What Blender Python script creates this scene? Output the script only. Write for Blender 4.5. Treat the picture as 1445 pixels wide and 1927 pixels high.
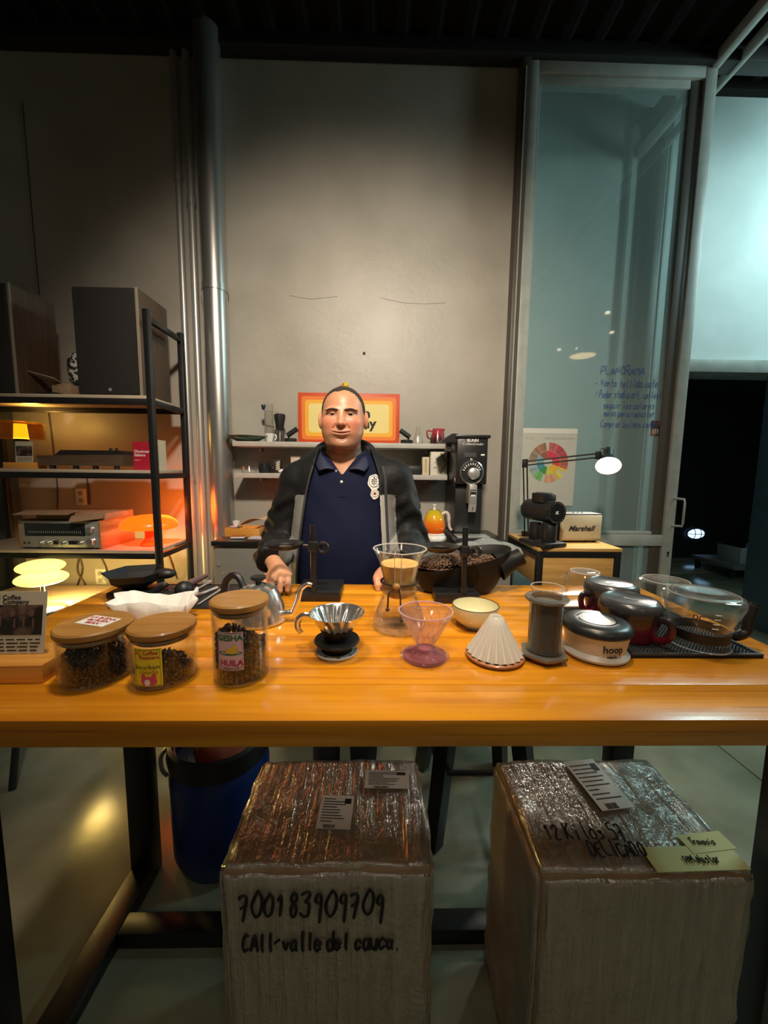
import bpy, bmesh, math, random
import numpy as np
from mathutils import Vector, Matrix, Euler

for o in list(bpy.data.objects): bpy.data.objects.remove(o)
SC = bpy.context.scene
COL = SC.collection
random.seed(7); RNG = np.random.default_rng(7)
R = math.radians

# ------------------------------------------------------------------ camera
IW, IH, FPX = 1445.0, 1927.0, 725.0
CAM = Vector((0, 0, 1.40))
_p, _y, _r = R(6.3), R(1.2), R(0.7)
FWD = Vector((math.sin(_y)*math.cos(_p), math.cos(_y)*math.cos(_p), -math.sin(_p)))
_rt = Vector((math.cos(_y), -math.sin(_y), 0)); _up = _rt.cross(FWD)
RT = _rt*math.cos(_r) + _up*math.sin(_r); UP = _up*math.cos(_r) - _rt*math.sin(_r)
cd = bpy.data.cameras.new('camera'); cam = bpy.data.objects.new('camera', cd); COL.objects.link(cam)
cd.sensor_fit = 'HORIZONTAL'; cd.sensor_width = 36; cd.lens = FPX/IW*36; cd.clip_start = .02
m = Matrix((RT, UP, -FWD)).transposed().to_4x4(); m.translation = CAM
cam.matrix_world = m; SC.camera = cam

def P(px, py, X=None, Y=None, Z=None):
    """photograph pixel -> point of the place on a plane at known X, Y or Z"""
    d = FWD + RT*((px-IW/2)/FPX) - UP*((py-IH/2)/FPX)
    t = (Y-CAM.y)/d.y if Y is not None else ((Z-CAM.z)/d.z if Z is not None else (X-CAM.x)/d.x)
    return CAM + d*t

# ------------------------------------------------------------------ world, light, exposure
w = bpy.data.worlds.new('world'); SC.world = w; w.use_nodes = True
w.node_tree.nodes['Background'].inputs[0].default_value = (.010, .012, .014, 1)
w.node_tree.nodes['Background'].inputs[1].default_value = 1.0
SC.view_settings.view_transform = 'Standard'; SC.view_settings.look = 'None'
SC.view_settings.gamma = 1; SC.view_settings.use_curve_mapping = False
SC.view_settings.exposure = 0.12
if hasattr(SC, 'cycles'): SC.cycles.transparent_max_bounces = 24

def light(name, kind, loc, power, color, aim=None, **kw):
    d = bpy.data.lights.new(name, kind); d.energy = power; d.color = color
    for k, v in kw.items(): setattr(d, k, v)
    o = bpy.data.objects.new(name, d); COL.objects.link(o); o.location = loc
    if aim is not None: o.rotation_euler = (Vector(aim)-Vector(loc)).to_track_quat('-Z', 'Y').to_euler()
    return o
WARM = (1.0, .80, .58)
light('ceiling_spot_a', 'SPOT', (-.42, .80, 3.25), 98, WARM, (-.36, .95, 1.0), spot_size=R(46), spot_blend=.8, shadow_soft_size=.09)
light('ceiling_spot_b', 'SPOT', (.48, .80, 3.25), 102, WARM, (.42, .95, 1.0), spot_size=R(46), spot_blend=.8, shadow_soft_size=.09)
light('room_spot', 'SPOT', (.05, -.15, 3.30), 400, (1.0, .86, .68), (-.02, 2.75, 1.36), spot_size=R(84), spot_blend=1.0, shadow_soft_size=.12)
light('court_tube', 'POINT', (4.2, 2.82, 3.95), 150, (.56, .93, .92), shadow_soft_size=.22)
light('court_bounce_fill', 'AREA', (3.6, 2.0, 3.6), 30, (.66, .96, .96), (.2, 2.2, .4), shape='RECTANGLE', size=.3, size_y=1.2)  # added fill, stands in for court light bouncing into the room

light('rear_ceiling_lamp', 'AREA', (-.6, -2.3, 3.8), 11, (1.0, .84, .64), (-.6, -2.3, 0), shape='DISK', size=.5)  # added unseen fill behind the camera, gives steel and glass something to reflect
light('rear_fill_b', 'AREA', (1.6, -3.0, 3.8), 12, (1.0, .84, .64), (1.6, -3.0, 0), shape='DISK', size=.5)  # second added fill behind the camera, lifts reflections and ambient light

# ------------------------------------------------------------------ materials
MATS = {}
def mat(name, col=(.5,.5,.5), rough=.5, metal=0., col2=None, nscale=8., ndetail=4., stretch=(1,1,1), bump=0., bscale=60., bstretch=None,
        coat=0., emit=None, estr=0., spec=.5, contrast=(.35,.65), rnd=0., attr=None, sheen=0., sss=0., trans=0.):
    if name in MATS: return MATS[name]
    M = bpy.data.materials.new(name); M.use_nodes = True; nt = M.node_tree; N = nt.nodes; L = nt.links
    b = N['Principled BSDF']; b.inputs['Roughness'].default_value = rough; b.inputs['Metallic'].default_value = metal
    b.inputs['Coat Weight'].default_value = coat; b.inputs['Coat Roughness'].default_value = .08; b.inputs['Specular IOR Level'].default_value = spec
    b.inputs['Sheen Weight'].default_value = sheen; b.inputs['Transmission Weight'].default_value = trans
    if sss: b.inputs['Subsurface Weight'].default_value = sss; b.inputs['Subsurface Radius'].default_value = (.02,.008,.004); b.inputs['Subsurface Scale'].default_value = .4
    tc = N.new('ShaderNodeTexCoord')
    def noise(scale, st, det):
        mp = N.new('ShaderNodeMapping'); mp.inputs['Scale'].default_value = st; L.new(tc.outputs['Object'], mp.inputs[0])
        n = N.new('ShaderNodeTexNoise'); n.inputs['Scale'].default_value = scale; n.inputs['Detail'].default_value = det
        L.new(mp.outputs[0], n.inputs['Vector']); return n
    src = None
    if attr:
        a = N.new('ShaderNodeAttribute'); a.attribute_name = attr; src = a.outputs['Color']
    elif col2:
        n = noise(nscale, stretch, ndetail)
        cr = N.new('ShaderNodeValToRGB'); e = cr.color_ramp.elements
        e[0].position, e[1].position = contrast; e[0].color = (*col, 1); e[1].color = (*col2, 1)
        L.new(n.outputs['Fac'], cr.inputs[0]); src = cr.outputs['Color']
    if rnd:
        oi = N.new('ShaderNodeObjectInfo'); mr = N.new('ShaderNodeMapRange'); mr.inputs['To Min'].default_value = 1-rnd; mr.inputs['To Max'].default_value = 1+rnd
        L.new(oi.outputs['Random'], mr.inputs[0]); hs = N.new('ShaderNodeHueSaturation'); L.new(mr.outputs[0], hs.inputs['Value'])
        if src: L.new(src, hs.inputs['Color'])
        else: hs.inputs['Color'].default_value = (*col, 1)
        src = hs.outputs[0]
    if src: L.new(src, b.inputs['Base Color'])
    else: b.inputs['Base Color'].default_value = (*col, 1)
    if bump:
        n = noise(bscale, bstretch or (1,1,1), 5); bp = N.new('ShaderNodeBump'); bp.inputs['Strength'].default_value = bump; bp.inputs['Distance'].default_value = .01
        L.new(n.outputs['Fac'], bp.inputs['Height']); L.new(bp.outputs[0], b.inputs['Normal'])
    if emit: b.inputs['Emission Color'].default_value = (*emit, 1); b.inputs['Emission Strength'].default_value = estr
    MATS[name] = M; return M

def glass(name, tint=(1,1,1), ior=1.45, rough=.03, body=0., bcol=(.8,.8,.8), edge=.13):
    """clear sheet or thin-walled glass: fresnel mix of see-through and mirror, with an optional milky body"""
    if name in MATS: return MATS[name]
    M = bpy.data.materials.new(name); M.use_nodes = True; nt = M.node_tree; N = nt.nodes; L = nt.links
    N.remove(N['Principled BSDF']); out = N['Material Output']
    tr = N.new('ShaderNodeBsdfTransparent'); tr.inputs[0].default_value = (*tint, 1)
    gl = N.new('ShaderNodeBsdfGlossy'); gl.inputs['Roughness'].default_value = rough
    lw = N.new('ShaderNodeLayerWeight'); lw.inputs[0].default_value = .5; pw = N.new('ShaderNodeMath'); pw.operation = 'POWER'; pw.inputs[1].default_value = 2.6; L.new(lw.outputs['Facing'], pw.inputs[0])
    f0 = ((ior-1)/(ior+1))**2; fr = N.new('ShaderNodeMath'); fr.operation = 'MULTIPLY_ADD'; L.new(pw.outputs[0], fr.inputs[0]); fr.inputs[1].default_value = .75; fr.inputs[2].default_value = f0
    mx = N.new('ShaderNodeMixShader'); L.new(fr.outputs[0], mx.inputs[0])
    s = tr.outputs[0]
    if body:
        df = N.new('ShaderNodeBsdfDiffuse'); df.inputs[0].default_value = (*bcol, 1)
        m2 = N.new('ShaderNodeMixShader'); m2.inputs[0].default_value = body; L.new(s, m2.inputs[1]); L.new(df.outputs[0], m2.inputs[2]); s = m2.outputs[0]
    ed = N.new('ShaderNodeBsdfTranslucent'); ed.inputs[0].default_value = (.9*tint[0], .9*tint[1], .9*tint[2], 1); df2 = N.new('ShaderNodeBsdfDiffuse'); df2.inputs[0].default_value = ed.inputs[0].default_value  # whitish mix at grazing angles, paints in the bright refracted edges
    me_ = N.new('ShaderNodeMixShader'); L.new(ed.outputs[0], me_.inputs[1]); L.new(df2.outputs[0], me_.inputs[2]); mg = N.new('ShaderNodeMixShader'); mg.inputs[0].default_value = edge; L.new(gl.outputs[0], mg.inputs[1]); L.new(me_.outputs[0], mg.inputs[2])
    L.new(s, mx.inputs[1]); L.new(mg.outputs[0], mx.inputs[2]); L.new(mx.outputs[0], out.inputs[0])
    MATS[name] = M; return M

def film_mat(name='stretch film', lo=.22, hi=.52, gloss=.13, dcol=(.50,.47,.37), rot=(.05,.12,.12), sc=(60,5,5)):
    M = bpy.data.materials.new(name); M.use_nodes = True; nt = M.node_tree; N = nt.nodes; L = nt.links
    N.remove(N['Principled BSDF']); out = N['Material Output']
    tc = N.new('ShaderNodeTexCoord'); mp = N.new('ShaderNodeMapping'); mp.inputs['Scale'].default_value = sc; mp.inputs['Rotation'].default_value = rot
    L.new(tc.outputs['Object'], mp.inputs[0]); n = N.new('ShaderNodeTexNoise'); n.inputs['Scale'].default_value = 1.; n.inputs['Detail'].default_value = 6
    L.new(mp.outputs[0], n.inputs['Vector'])
    bp = N.new('ShaderNodeBump'); bp.inputs['Strength'].default_value = .8; bp.inputs['Distance'].default_value = .02
    n2 = N.new('ShaderNodeTexNoise'); n2.inputs['Scale'].default_value = 42; n2.inputs['Detail'].default_value = 4; n2.inputs['Distortion'].default_value = 2.; L.new(tc.outputs['Object'], n2.inputs['Vector'])
    am = N.new('ShaderNodeMath'); am.operation = 'MULTIPLY_ADD'; am.inputs[1].default_value = .22; L.new(n2.outputs['Fac'], am.inputs[0]); L.new(n.outputs['Fac'], am.inputs[2]); L.new(am.outputs[0], bp.inputs['Height'])
    tr = N.new('ShaderNodeBsdfTransparent'); df = N.new('ShaderNodeBsdfDiffuse'); df.inputs[0].default_value = (*dcol, 1)
    gl = N.new('ShaderNodeBsdfGlossy'); gl.inputs['Roughness'].default_value = .16; gl.inputs[0].default_value = (.9, .9, .88, 1)
    for s in (df, gl): L.new(bp.outputs[0], s.inputs['Normal'])
    mr = N.new('ShaderNodeMapRange'); mr.inputs['From Min'].default_value = .3; mr.inputs['From Max'].default_value = .75; mr.inputs['To Min'].default_value = lo; mr.inputs['To Max'].default_value = hi
    L.new(n.outputs['Fac'], mr.inputs[0])
    m1 = N.new('ShaderNodeMixShader'); L.new(mr.outputs[0], m1.inputs[0]); L.new(tr.outputs[0], m1.inputs[1]); L.new(df.outputs[0], m1.inputs[2])
    m2 = N.new('ShaderNodeMixShader'); m2.inputs[0].default_value = gloss; L.new(m1.outputs[0], m2.inputs[1]); L.new(gl.outputs[0], m2.inputs[2])
    L.new(m2.outputs[0], out.inputs[0]); return M

def wood(name, c1, c2, dark, rough=.35, coat=0., scale=1., axis=0, rnd=0., knots=0.):
    """long-grain wood: stretched noise, fine dark lines, optional knots, grain along an object axis"""
    if name in MATS: return MATS[name]
    M = bpy.data.materials.new(name); M.use_nodes = True; nt = M.node_tree; N = nt.nodes; L = nt.links
    b = N['Principled BSDF']; b.inputs['Roughness'].default_value = rough; b.inputs['Coat Weight'].default_value = coat; b.inputs['Coat Roughness'].default_value = .12
    tc = N.new('ShaderNodeTexCoord'); oi = N.new('ShaderNodeObjectInfo')
    ad = N.new('ShaderNodeVectorMath'); ad.operation = 'ADD'; L.new(tc.outputs['Object'], ad.inputs[0])
    ml = N.new('ShaderNodeVectorMath'); ml.operation = 'SCALE'; ml.inputs['Scale'].default_value = 7.; 
    cb = N.new('ShaderNodeCombineXYZ'); [L.new(oi.outputs['Random'], cb.inputs[i]) for i in range(3)]
    L.new(cb.outputs[0], ml.inputs[0]); L.new(ml.outputs[0], ad.inputs[1])
    def nz(st, sc, det, dist=0.):
        mp = N.new('ShaderNodeMapping'); s = [st[1]]*3; s[axis] = st[0]; mp.inputs['Scale'].default_value = s; L.new(ad.outputs[0], mp.inputs[0])
        n = N.new('ShaderNodeTexNoise'); n.inputs['Scale'].default_value = sc*scale; n.inputs['Detail'].default_value = det; n.inputs['Distortion'].default_value = dist
        L.new(mp.outputs[0], n.inputs['Vector']); return n
    n1 = nz((.5, 9.), 3.0, 5, .5); r1 = N.new('ShaderNodeValToRGB'); e = r1.color_ramp.elements
    e[0].position, e[1].position = .3, .7; e[0].color = (*c1, 1); e[1].color = (*c2, 1); L.new(n1.outputs['Fac'], r1.inputs[0])
    n2 = nz((.26, 20.), 3.2, 4, 1.5); r2 = N.new('ShaderNodeValToRGB'); e = r2.color_ramp.elements
    e[0].position, e[1].position = .60, .74; e[0].color = (0,0,0,1); e[1].color = (.7,.7,.7,1); L.new(n2.outputs['Fac'], r2.inputs[0])
    mx = N.new('ShaderNodeMix'); mx.data_type = 'RGBA'; L.new(r2.outputs[0], mx.inputs[0]); L.new(r1.outputs[0], mx.inputs[6]); mx.inputs[7].default_value = (*dark, 1)
    src = mx.outputs[2]
    if knots:
        mp = N.new('ShaderNodeMapping'); s = [3.2]*3; s[axis] = 1.6; mp.inputs['Scale'].default_value = s; L.new(ad.outputs[0], mp.inputs[0])
        v = N.new('ShaderNodeTexVoronoi'); v.inputs['Scale'].default_value = 1.9; L.new(mp.outputs[0], v.inputs['Vector'])
        r3 = N.new('ShaderNodeValToRGB'); e = r3.color_ramp.elements; e[0].position, e[1].position = .05, .15; e[0].color = (knots,)*3+(1,); e[1].color = (0,0,0,1)
        L.new(v.outputs['Distance'], r3.inputs[0]); m3 = N.new('ShaderNodeMix'); m3.data_type = 'RGBA'; L.new(r3.outputs[0], m3.inputs[0]); L.new(src, m3.inputs[6])
        m3.inputs[7].default_value = (dark[0]*.5, dark[1]*.45, dark[2]*.4, 1); src = m3.outputs[2]
    if rnd:
        mr = N.new('ShaderNodeMapRange'); mr.inputs['To Min'].default_value = 1-rnd; mr.inputs['To Max'].default_value = 1+rnd
        L.new(oi.outputs['Random'], mr.inputs[0]); hs = N.new('ShaderNodeHueSaturation'); L.new(mr.outputs[0], hs.inputs['Value']); L.new(src, hs.inputs['Color']); src = hs.outputs[0]
    L.new(src, b.inputs['Base Color'])
    bp = N.new('ShaderNodeBump'); bp.inputs['Strength'].default_value = .08; bp.inputs['Distance'].default_value = .005; L.new(n2.outputs['Fac'], bp.inputs['Height']); L.new(bp.outputs[0], b.inputs['Normal'])
    MATS[name] = M; return M

BLACK = mat('matte black plastic', (.012,.012,.013), .45)
BLACKM = mat('black painted steel', (.010,.010,.011), .38, bump=.05, bscale=90)
RUBBER = mat('black rubber', (.014,.014,.015), .6, bump=.15, bscale=200)
CHROME = mat('polished steel', (.86,.86,.85), .17, .92)
BRUSHED = mat('brushed steel', (.52,.52,.50), .36, .6)
GALV = mat('galvanised duct', (.46,.46,.44), .30, .85, col2=(.56,.56,.54), nscale=5, stretch=(4,4,.3))
WHITE = mat('white plastic', (.78,.77,.74), .35)
PAPER = mat('white paper', (.80,.79,.75), .8)
CREAM = mat('cream card', (.62,.54,.38), .7)
INK = mat('black ink', (.012,.012,.014), .7)
REDINK = mat('red ink', (.50,.02,.03), .6)
WHITEINK = mat('white ink', (.75,.75,.73), .6)
GLASS = glass('clear glass', (.985,.985,.975), 1.42)
PINE = wood('varnished pine', (.50,.172,.007), (.78,.325,.016), (.24,.055,.003), .22, .30, 1., 0, .09, .95)
PINEB = wood('varnished pine plain', (.58,.25,.045), (.78,.37,.075), (.28,.09,.015), .35, .3, 1.6, 0, .06)
BAMBOO = wood('bamboo', (.33,.155,.035), (.44,.225,.060), (.21,.085,.02), .42, .15, 3., 0, .04)
OAK = wood('pale shelf board', (.42,.34,.25), (.55,.46,.35), (.28,.21,.15), .55, 0., 2.5, 0)
WALNUT = wood('dark walnut veneer', (.075,.045,.028), (.12,.075,.045), (.03,.018,.012), .5, .05, 2.5, 2)
WALNUTX = wood('dark walnut plinth', (.075,.045,.028), (.12,.075,.045), (.03,.018,.012), .5, .05, 2.5, 0)
CARD = mat('brown cardboard', (.27,.18,.105), .85, col2=(.34,.23,.135), nscale=30)
BEAN = mat('roasted coffee beans', (.055,.027,.014), .42, col2=(.13,.066,.034), nscale=90, contrast=(.3,.7))
BEAND = mat('dark roasted coffee beans', (.022,.011,.007), .38, col2=(.045,.022,.013), nscale=90, contrast=(.3,.7))

# ------------------------------------------------------------------ mesh helpers
def rotm(r): return Euler(r).to_matrix() if r is not None else Matrix.Identity(3)
class MB:
    def __init__(s): s.v = []; s.f = []
    def add(s, vs, fs, T=None, c=(0,0,0)):
        n = len(s.v); c = Vector(c)
        for q in vs:
            q = Vector(q)
            s.v.append(tuple((T @ q if T else q) + c))
        s.f += [tuple(i+n for i in f) for f in fs]; return s
    def frombm(s, bm, T=None, c=(0,0,0)):
        bm.verts.index_update(); vs = [v.co.copy() for v in bm.verts]; fs = [[v.index for v in f.verts] for f in bm.faces]; bm.free(); return s.add(vs, fs, T, c)
    def box(s, c, d, bev=0., r=None, seg=2):
        bm = bmesh.new(); bmesh.ops.create_cube(bm, size=1)
        for v in bm.verts: v.co = Vector((v.co.x*d[0], v.co.y*d[1], v.co.z*d[2]))
        if bev: bmesh.ops.bevel(bm, geom=bm.edges[:], offset=min(bev, min(d)*.49), segments=seg, profile=.5, affect='EDGES')
        return s.frombm(bm, rotm(r), c)
    def b0(s, x0, x1, y0, y1, z0, z1, bev=0.): return s.box(((x0+x1)/2, (y0+y1)/2, (z0+z1)/2), (abs(x1-x0), abs(y1-y0), abs(z1-z0)), bev)
    def lathe(s, prof, c=(0,0,0), seg=40, r=None, fn=None, sx=1., sy=1.):
        vs = []; fs = []; rows = []
        for (a, z) in prof:
            if a < 1e-6: rows.append([len(vs)]); vs.append(Vector((0,0,z)))
            else:
                row = []
                for k in range(seg):
                    t = 2*math.pi*k/seg; q = fn(a, t, z) if fn else (a*math.cos(t), a*math.sin(t), z)
                    row.append(len(vs)); vs.append(Vector((q[0]*sx, q[1]*sy, q[2])))
                rows.append(row)
        for A, B in zip(rows, rows[1:]):
            if len(A) == 1 and len(B) == 1: continue
            for k in range(seg):
                k2 = (k+1) % seg
                if len(A) == 1: fs.append((A[0], B[k2], B[k]))
                elif len(B) == 1: fs.append((A[k], A[k2], B[0]))
                else: fs.append((A[k], A[k2], B[k2], B[k]))
        return s.add(vs, fs, rotm(r), c)
    def cyl(s, p0, p1, r0, r1=None, seg=20):
        r1 = r0 if r1 is None else r1
        return s.tube([p0, p1], [r0, r1], seg)
    def tube(s, pts, rad, seg=10, closed=False, flat=1., cap=True):
        pts = [Vector(p) for p in pts]; n = len(pts); rs = rad if isinstance(rad, (list, tuple)) else [rad]*n
        tg = []
        for i in range(n):
            a = pts[(i-1) % n] if (closed or i > 0) else pts[i]; b = pts[(i+1) % n] if (closed or i < n-1) else pts[i]
            d = b-a; tg.append(d.normalized() if d.length > 1e-9 else Vector((0,0,1)))
        t0 = tg[0]; ref = Vector((0,0,1)) if abs(t0.z) < .9 else Vector((1,0,0)); u = t0.cross(ref).normalized()
        vs = []; fs = []
        for i in range(n):
            u = (u - tg[i]*u.dot(tg[i])); u = u.normalized() if u.length > 1e-6 else tg[i].orthogonal().normalized()
            wv = tg[i].cross(u)
            for k in range(seg):
                t = 2*math.pi*k/seg; vs.append(pts[i] + u*(math.cos(t)*rs[i]) + wv*(math.sin(t)*rs[i]*flat))
        for i in range(n if closed else n-1):
            j = (i+1) % n
            for k in range(seg):
                k2 = (k+1) % seg; fs.append((i*seg+k, i*seg+k2, j*seg+k2, j*seg+k))
        if not closed and cap: fs.append(tuple(range(seg))[::-1]); fs.append(tuple((n-1)*seg+k for k in range(seg)))
        return s.add(vs, fs)
    def prism(s, poly, z0, z1, r=None, c=(0,0,0)):
        n = len(poly); vs = [(x, y, z0) for x, y in poly]+[(x, y, z1) for x, y in poly]
        fs = [tuple(range(n))[::-1], tuple(range(n, 2*n))]+[(i, (i+1) % n, n+(i+1) % n, n+i) for i in range(n)]
        return s.add(vs, fs, rotm(r), c)
    def sphere(s, c, r, seg=20, rings=12, rot=None):
        r = (r, r, r) if not isinstance(r, (tuple, list)) else r
        prof = [(math.sin(math.pi*i/rings), -math.cos(math.pi*i/rings)) for i in range(rings+1)]
        n = len(s.v); s.lathe(prof, (0,0,0), seg); T = rotm(rot)
        for i in range(n, len(s.v)):
            q = s.v[i]; s.v[i] = tuple(T @ Vector((q[0]*r[0], q[1]*r[1], q[2]*r[2])) + Vector(c))
        return s
    def grid(s, fn, nu, nv, wrap=False):
        vs = [fn(i/(nu if wrap else nu-1), j/(nv-1)) for i in range(nu) for j in range(nv)]; fs = []
        for i in range(nu if wrap else nu-1):
            i2 = (i+1) % nu
            for j in range(nv-1): fs.append((i*nv+j, i2*nv+j, i2*nv+j+1, i*nv+j+1))
        return s.add(vs, fs)
    def mesh(s, name, smooth=True, ang=38):
        me = bpy.data.meshes.new(name); me.from_pydata(s.v, [], s.f); me.validate()
        bm = bmesh.new(); bm.from_mesh(me); bmesh.ops.recalc_face_normals(bm, faces=bm.faces[:]); bm.to_mesh(me); bm.free()
        if smooth:
            me.polygons.foreach_set('use_smooth', [True]*len(me.polygons)); me.set_sharp_from_angle(angle=R(ang))
        return me
    def build(s, name, m, parent=None, loc=None, smooth=True, ang=38, kind=None, label=None):
        return link(name, s.mesh(name, smooth, ang), m, parent, loc, kind, label)
def link(name, me, m, parent=None, loc=None, kind=None, label=None):
    o = bpy.data.objects.new(name, me); COL.objects.link(o)
    if m is not None and not me.materials: me.materials.append(m)
    if parent is not None: o.parent = parent
    if loc is not None: o.location = loc
    if kind: o['kind'] = kind
    if label: o['label'] = label
    return o
def thing(name, label, cat, loc=(0,0,0), rz=0., group=None, rot=None):
    o = bpy.data.objects.new(name, None); COL.objects.link(o); o.empty_display_size = .05
    o.location = loc; o.rotation_euler = rot if rot else (0, 0, rz); return tag(o, label, cat, group)
def tag(o, label, cat, group=None):
    o['label'] = label; o['category'] = cat
    if group: o['group'] = group
    return o
def struct(o): o['kind'] = 'structure'; return o
def wobble(o, amp, sc, seed=0):
    from mathutils import noise
    for v in o.data.vertices:
        q = v.co*sc + Vector((seed, seed*.7, seed*1.3)); v.co += Vector((noise.noise(q), noise.noise(q+Vector((31,7,3))), noise.noise(q+Vector((5,17,41)))))*amp
def copy_tree(o, parent=None):
    c = o.copy(); COL.objects.link(c); c.parent = parent
    for ch in list(o.children): copy_tree(ch, c)
    return c
def bend(me, rad, a0=0.):
    """wrap a mesh drawn in the x-z plane around a vertical cylinder (facing -y)"""
    for v in me.vertices:
        t = v.co.x/rad + a0; rr = rad - v.co.y
        v.co = Vector((rr*math.sin(t), -rr*math.cos(t), v.co.z))
def text(body, size, m, parent=None, loc=(0,0,0), rot=(R(90),0,0), align='CENTER', shear=0., bold=0., wrap=None, name='lettering', sx=1., a0=0.):
    cu = bpy.data.curves.new('t', 'FONT'); cu.body = body; cu.size = size; cu.align_x = align; cu.align_y = 'CENTER'; cu.shear = shear; cu.offset = bold*size; cu.resolution_u = 3
    t = bpy.data.objects.new('t', cu); me = bpy.data.meshes.new_from_object(t); bpy.data.objects.remove(t); bpy.data.curves.remove(cu)
    me.name = name; T = rotm(rot)
    for v in me.vertices: v.co = Vector((v.co.x*sx, v.co.y, v.co.z))
    if wrap:
        for v in me.vertices: v.co = Vector((v.co.x+loc[0], -.0006, v.co.y+loc[2]))
        bend(me, wrap, a0)
    else:
        for v in me.vertices: v.co = T @ v.co + Vector(loc)
    me.materials.clear(); return link(name, me, m, parent)
# single-stroke hand lettering: points are two digits x(0-6) y(0-9), baseline 2, x-height 6, capitals 9
GL = dict(A='02-39-62 14-54', B='02-09-49-58-47-06 46-55-53-42-02', C='58-39-18-06-04-12-32-53', D='02-09-39-57-54-32-02', E='59-09-02-52 06-46', I='39-32', J='49-44-32-12', K='02-09 59-05-52', L='09-02-52',
 M='02-09-35-69-62', N='02-09-52-59', O='39-17-05-13-32-53-66-58-39', P='02-09-49-58-56-45-05', R='02-09-49-58-56-45-05 35-62', S='58-39-18-07-25-44-53-32-12', T='09-69 39-32', U='09-03-22-42-53-59', V='09-32-59',
 a='55-36-16-04-12-32-53 56-53-62', b='09-02-42-54-46-06', c='55-36-15-04-12-32-53', d='54-36-16-04-12-32-53 59-52', e='04-54-55-36-16-04-12-32-53', f='59-38-32 16-56', g='55-36-16-04-12-32-54 56-51-30-10', h='09-02 05-26-46-52',
 i='36-32 38-39', k='09-02 56-04-52', l='39-33-42', m='02-06 05-26-32 35-56-62', n='02-06 05-26-46-52', o='36-15-03-22-42-53-55-36', p='06-00 06-46-54-42-03', q='55-36-16-04-12-32-54 56-50', r='06-02 04-26-46', s='55-36-15-44-53-32-12', t='39-33-42-52 16-56',
 u='06-03-22-42-54 56-52', v='06-32-56', x='06-52 56-02', y='06-33 56-20', w='06-12-35-52-66', z='06-56-02-52', **{'0': '39-17-05-13-32-53-66-58-39', '1': '17-39-32', '2': '07-29-49-57-35-02-62', '3': '08-39-58-47-26-46-54-42-22-03', '4': '49-05-55 49-42',
 '5': '59-19-06-46-54-42-02', '7': '08-09-59-31 15-46', '8': '36-17-29-49-57-36-14-22-42-54-36', '9': '56-26-17-29-49-57-50', '-': '05-46', '.': '22-32', ',': '22-11', ' ': ''})
def scrawl(txt, h, m, parent, T, w=.004, slant=.1, name='handwriting', jit=.25, seed=1):
    """T maps 2-D writing coordinates (metres) to the thing's local space"""
    rn = random.Random(seed); b = MB(); x = 0.; u = h/7.
    for ch in txt:
        g = GL.get(ch, ''); dy = rn.uniform(-jit, jit)*u; sc = rn.uniform(.9, 1.12)
        for st in g.split(' '):
            if not st: continue
            pts = [((int(q[0])+rn.uniform(-jit, jit)*.6)*.75, int(q[1])-2+rn.uniform(-jit, jit)*.6) for q in st.split('-')]
            for _ in range(2):
                q2 = [pts[0]]
                for A, B in zip(pts, pts[1:]): q2 += [(A[0]*.75+B[0]*.25, A[1]*.75+B[1]*.25), (A[0]*.25+B[0]*.75, A[1]*.25+B[1]*.75)]
                pts = q2+[pts[-1]]
            b.tube([T(x+(a*sc+c*slant)*u, c*u*sc+dy) for a, c in pts], w*.5, 4)
        x += (6.0 if g else 3.4)*u*.92
    return b.build(name, m, parent, smooth=False)
_bean = None
def beans(points, m, parent, size=.0052, name='beans', seed=3):
    """one part of loose beans: each a small oval with its crease"""
    rn = np.random.default_rng(seed); n = len(points)
    bm = bmesh.new(); bmesh.ops.create_icosphere(bm, subdivisions=1, radius=1); bv = np.array([v.co[:] for v in bm.verts]); bf = np.array([[v.index for v in f.verts] for f in bm.faces]); bm.free()
    bv = bv*np.array([1.0, .72, .55]); bv[:, 2] -= .18*np.exp(-(bv[:, 1]/.22)**2)*(bv[:, 2] > .2)
    V = []; Fc = []
    for i, p in enumerate(points):
        E = np.array(Euler(rn.uniform(0, 6.28, 3)).to_matrix()); V.append(bv @ E.T*size*rn.uniform(.85, 1.15)+np.array(p)); Fc.append(bf+i*len(bv))
    me = bpy.data.meshes.new(name); me.from_pydata(np.concatenate(V).tolist(), [], np.concatenate(Fc).tolist()); me.polygons.foreach_set('use_smooth', [True]*len(me.polygons))
    return link(name, me, m, parent, kind='stuff')
def ring_pts(c, r, n=48, z=None): return [(c[0]+r*math.cos(2*math.pi*k/n), c[1]+r*math.sin(2*math.pi*k/n), c[2]) for k in range(n)]
def arc(c, r, a0, a1, n, plane='xz'):
    o = []
    for k in range(n):
        t = R(a0+(a1-a0)*k/(n-1)); a, b = r*math.cos(t), r*math.sin(t)
        o.append((c[0]+a, c[1], c[2]+b) if plane == 'xz' else ((c[0]+a, c[1]+b, c[2]) if plane == 'xy' else (c[0], c[1]+a, c[2]+b)))
    return o
def curve3(pts, n=8):
    """smooth polyline through points (Catmull-Rom)"""
    p = [Vector(q) for q in pts]; p = [p[0]*2-p[1]]+p+[p[-1]*2-p[-2]]; out = []
    for i in range(1, len(p)-2):
        for k in range(n):
            t = k/n; a, b, c, d = p[i-1], p[i], p[i+1], p[i+2]
            out.append(.5*((2*b)+(c-a)*t+(2*a-5*b+4*c-d)*t*t+(3*b-a-3*c+d)*t**3))
    return out+[p[-2]]
def shell(prof, th=.0022):
    """open-topped vessel profile (outer, from the base centre up) -> closed thin wall"""
    inner = [(max(r-th, 0.), z if i else z+th) for i, (r, z) in enumerate(prof)]
    inner = [(r, max(z, prof[0][1]+th)) for r, z in inner]
    return list(prof)+inner[::-1]
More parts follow.
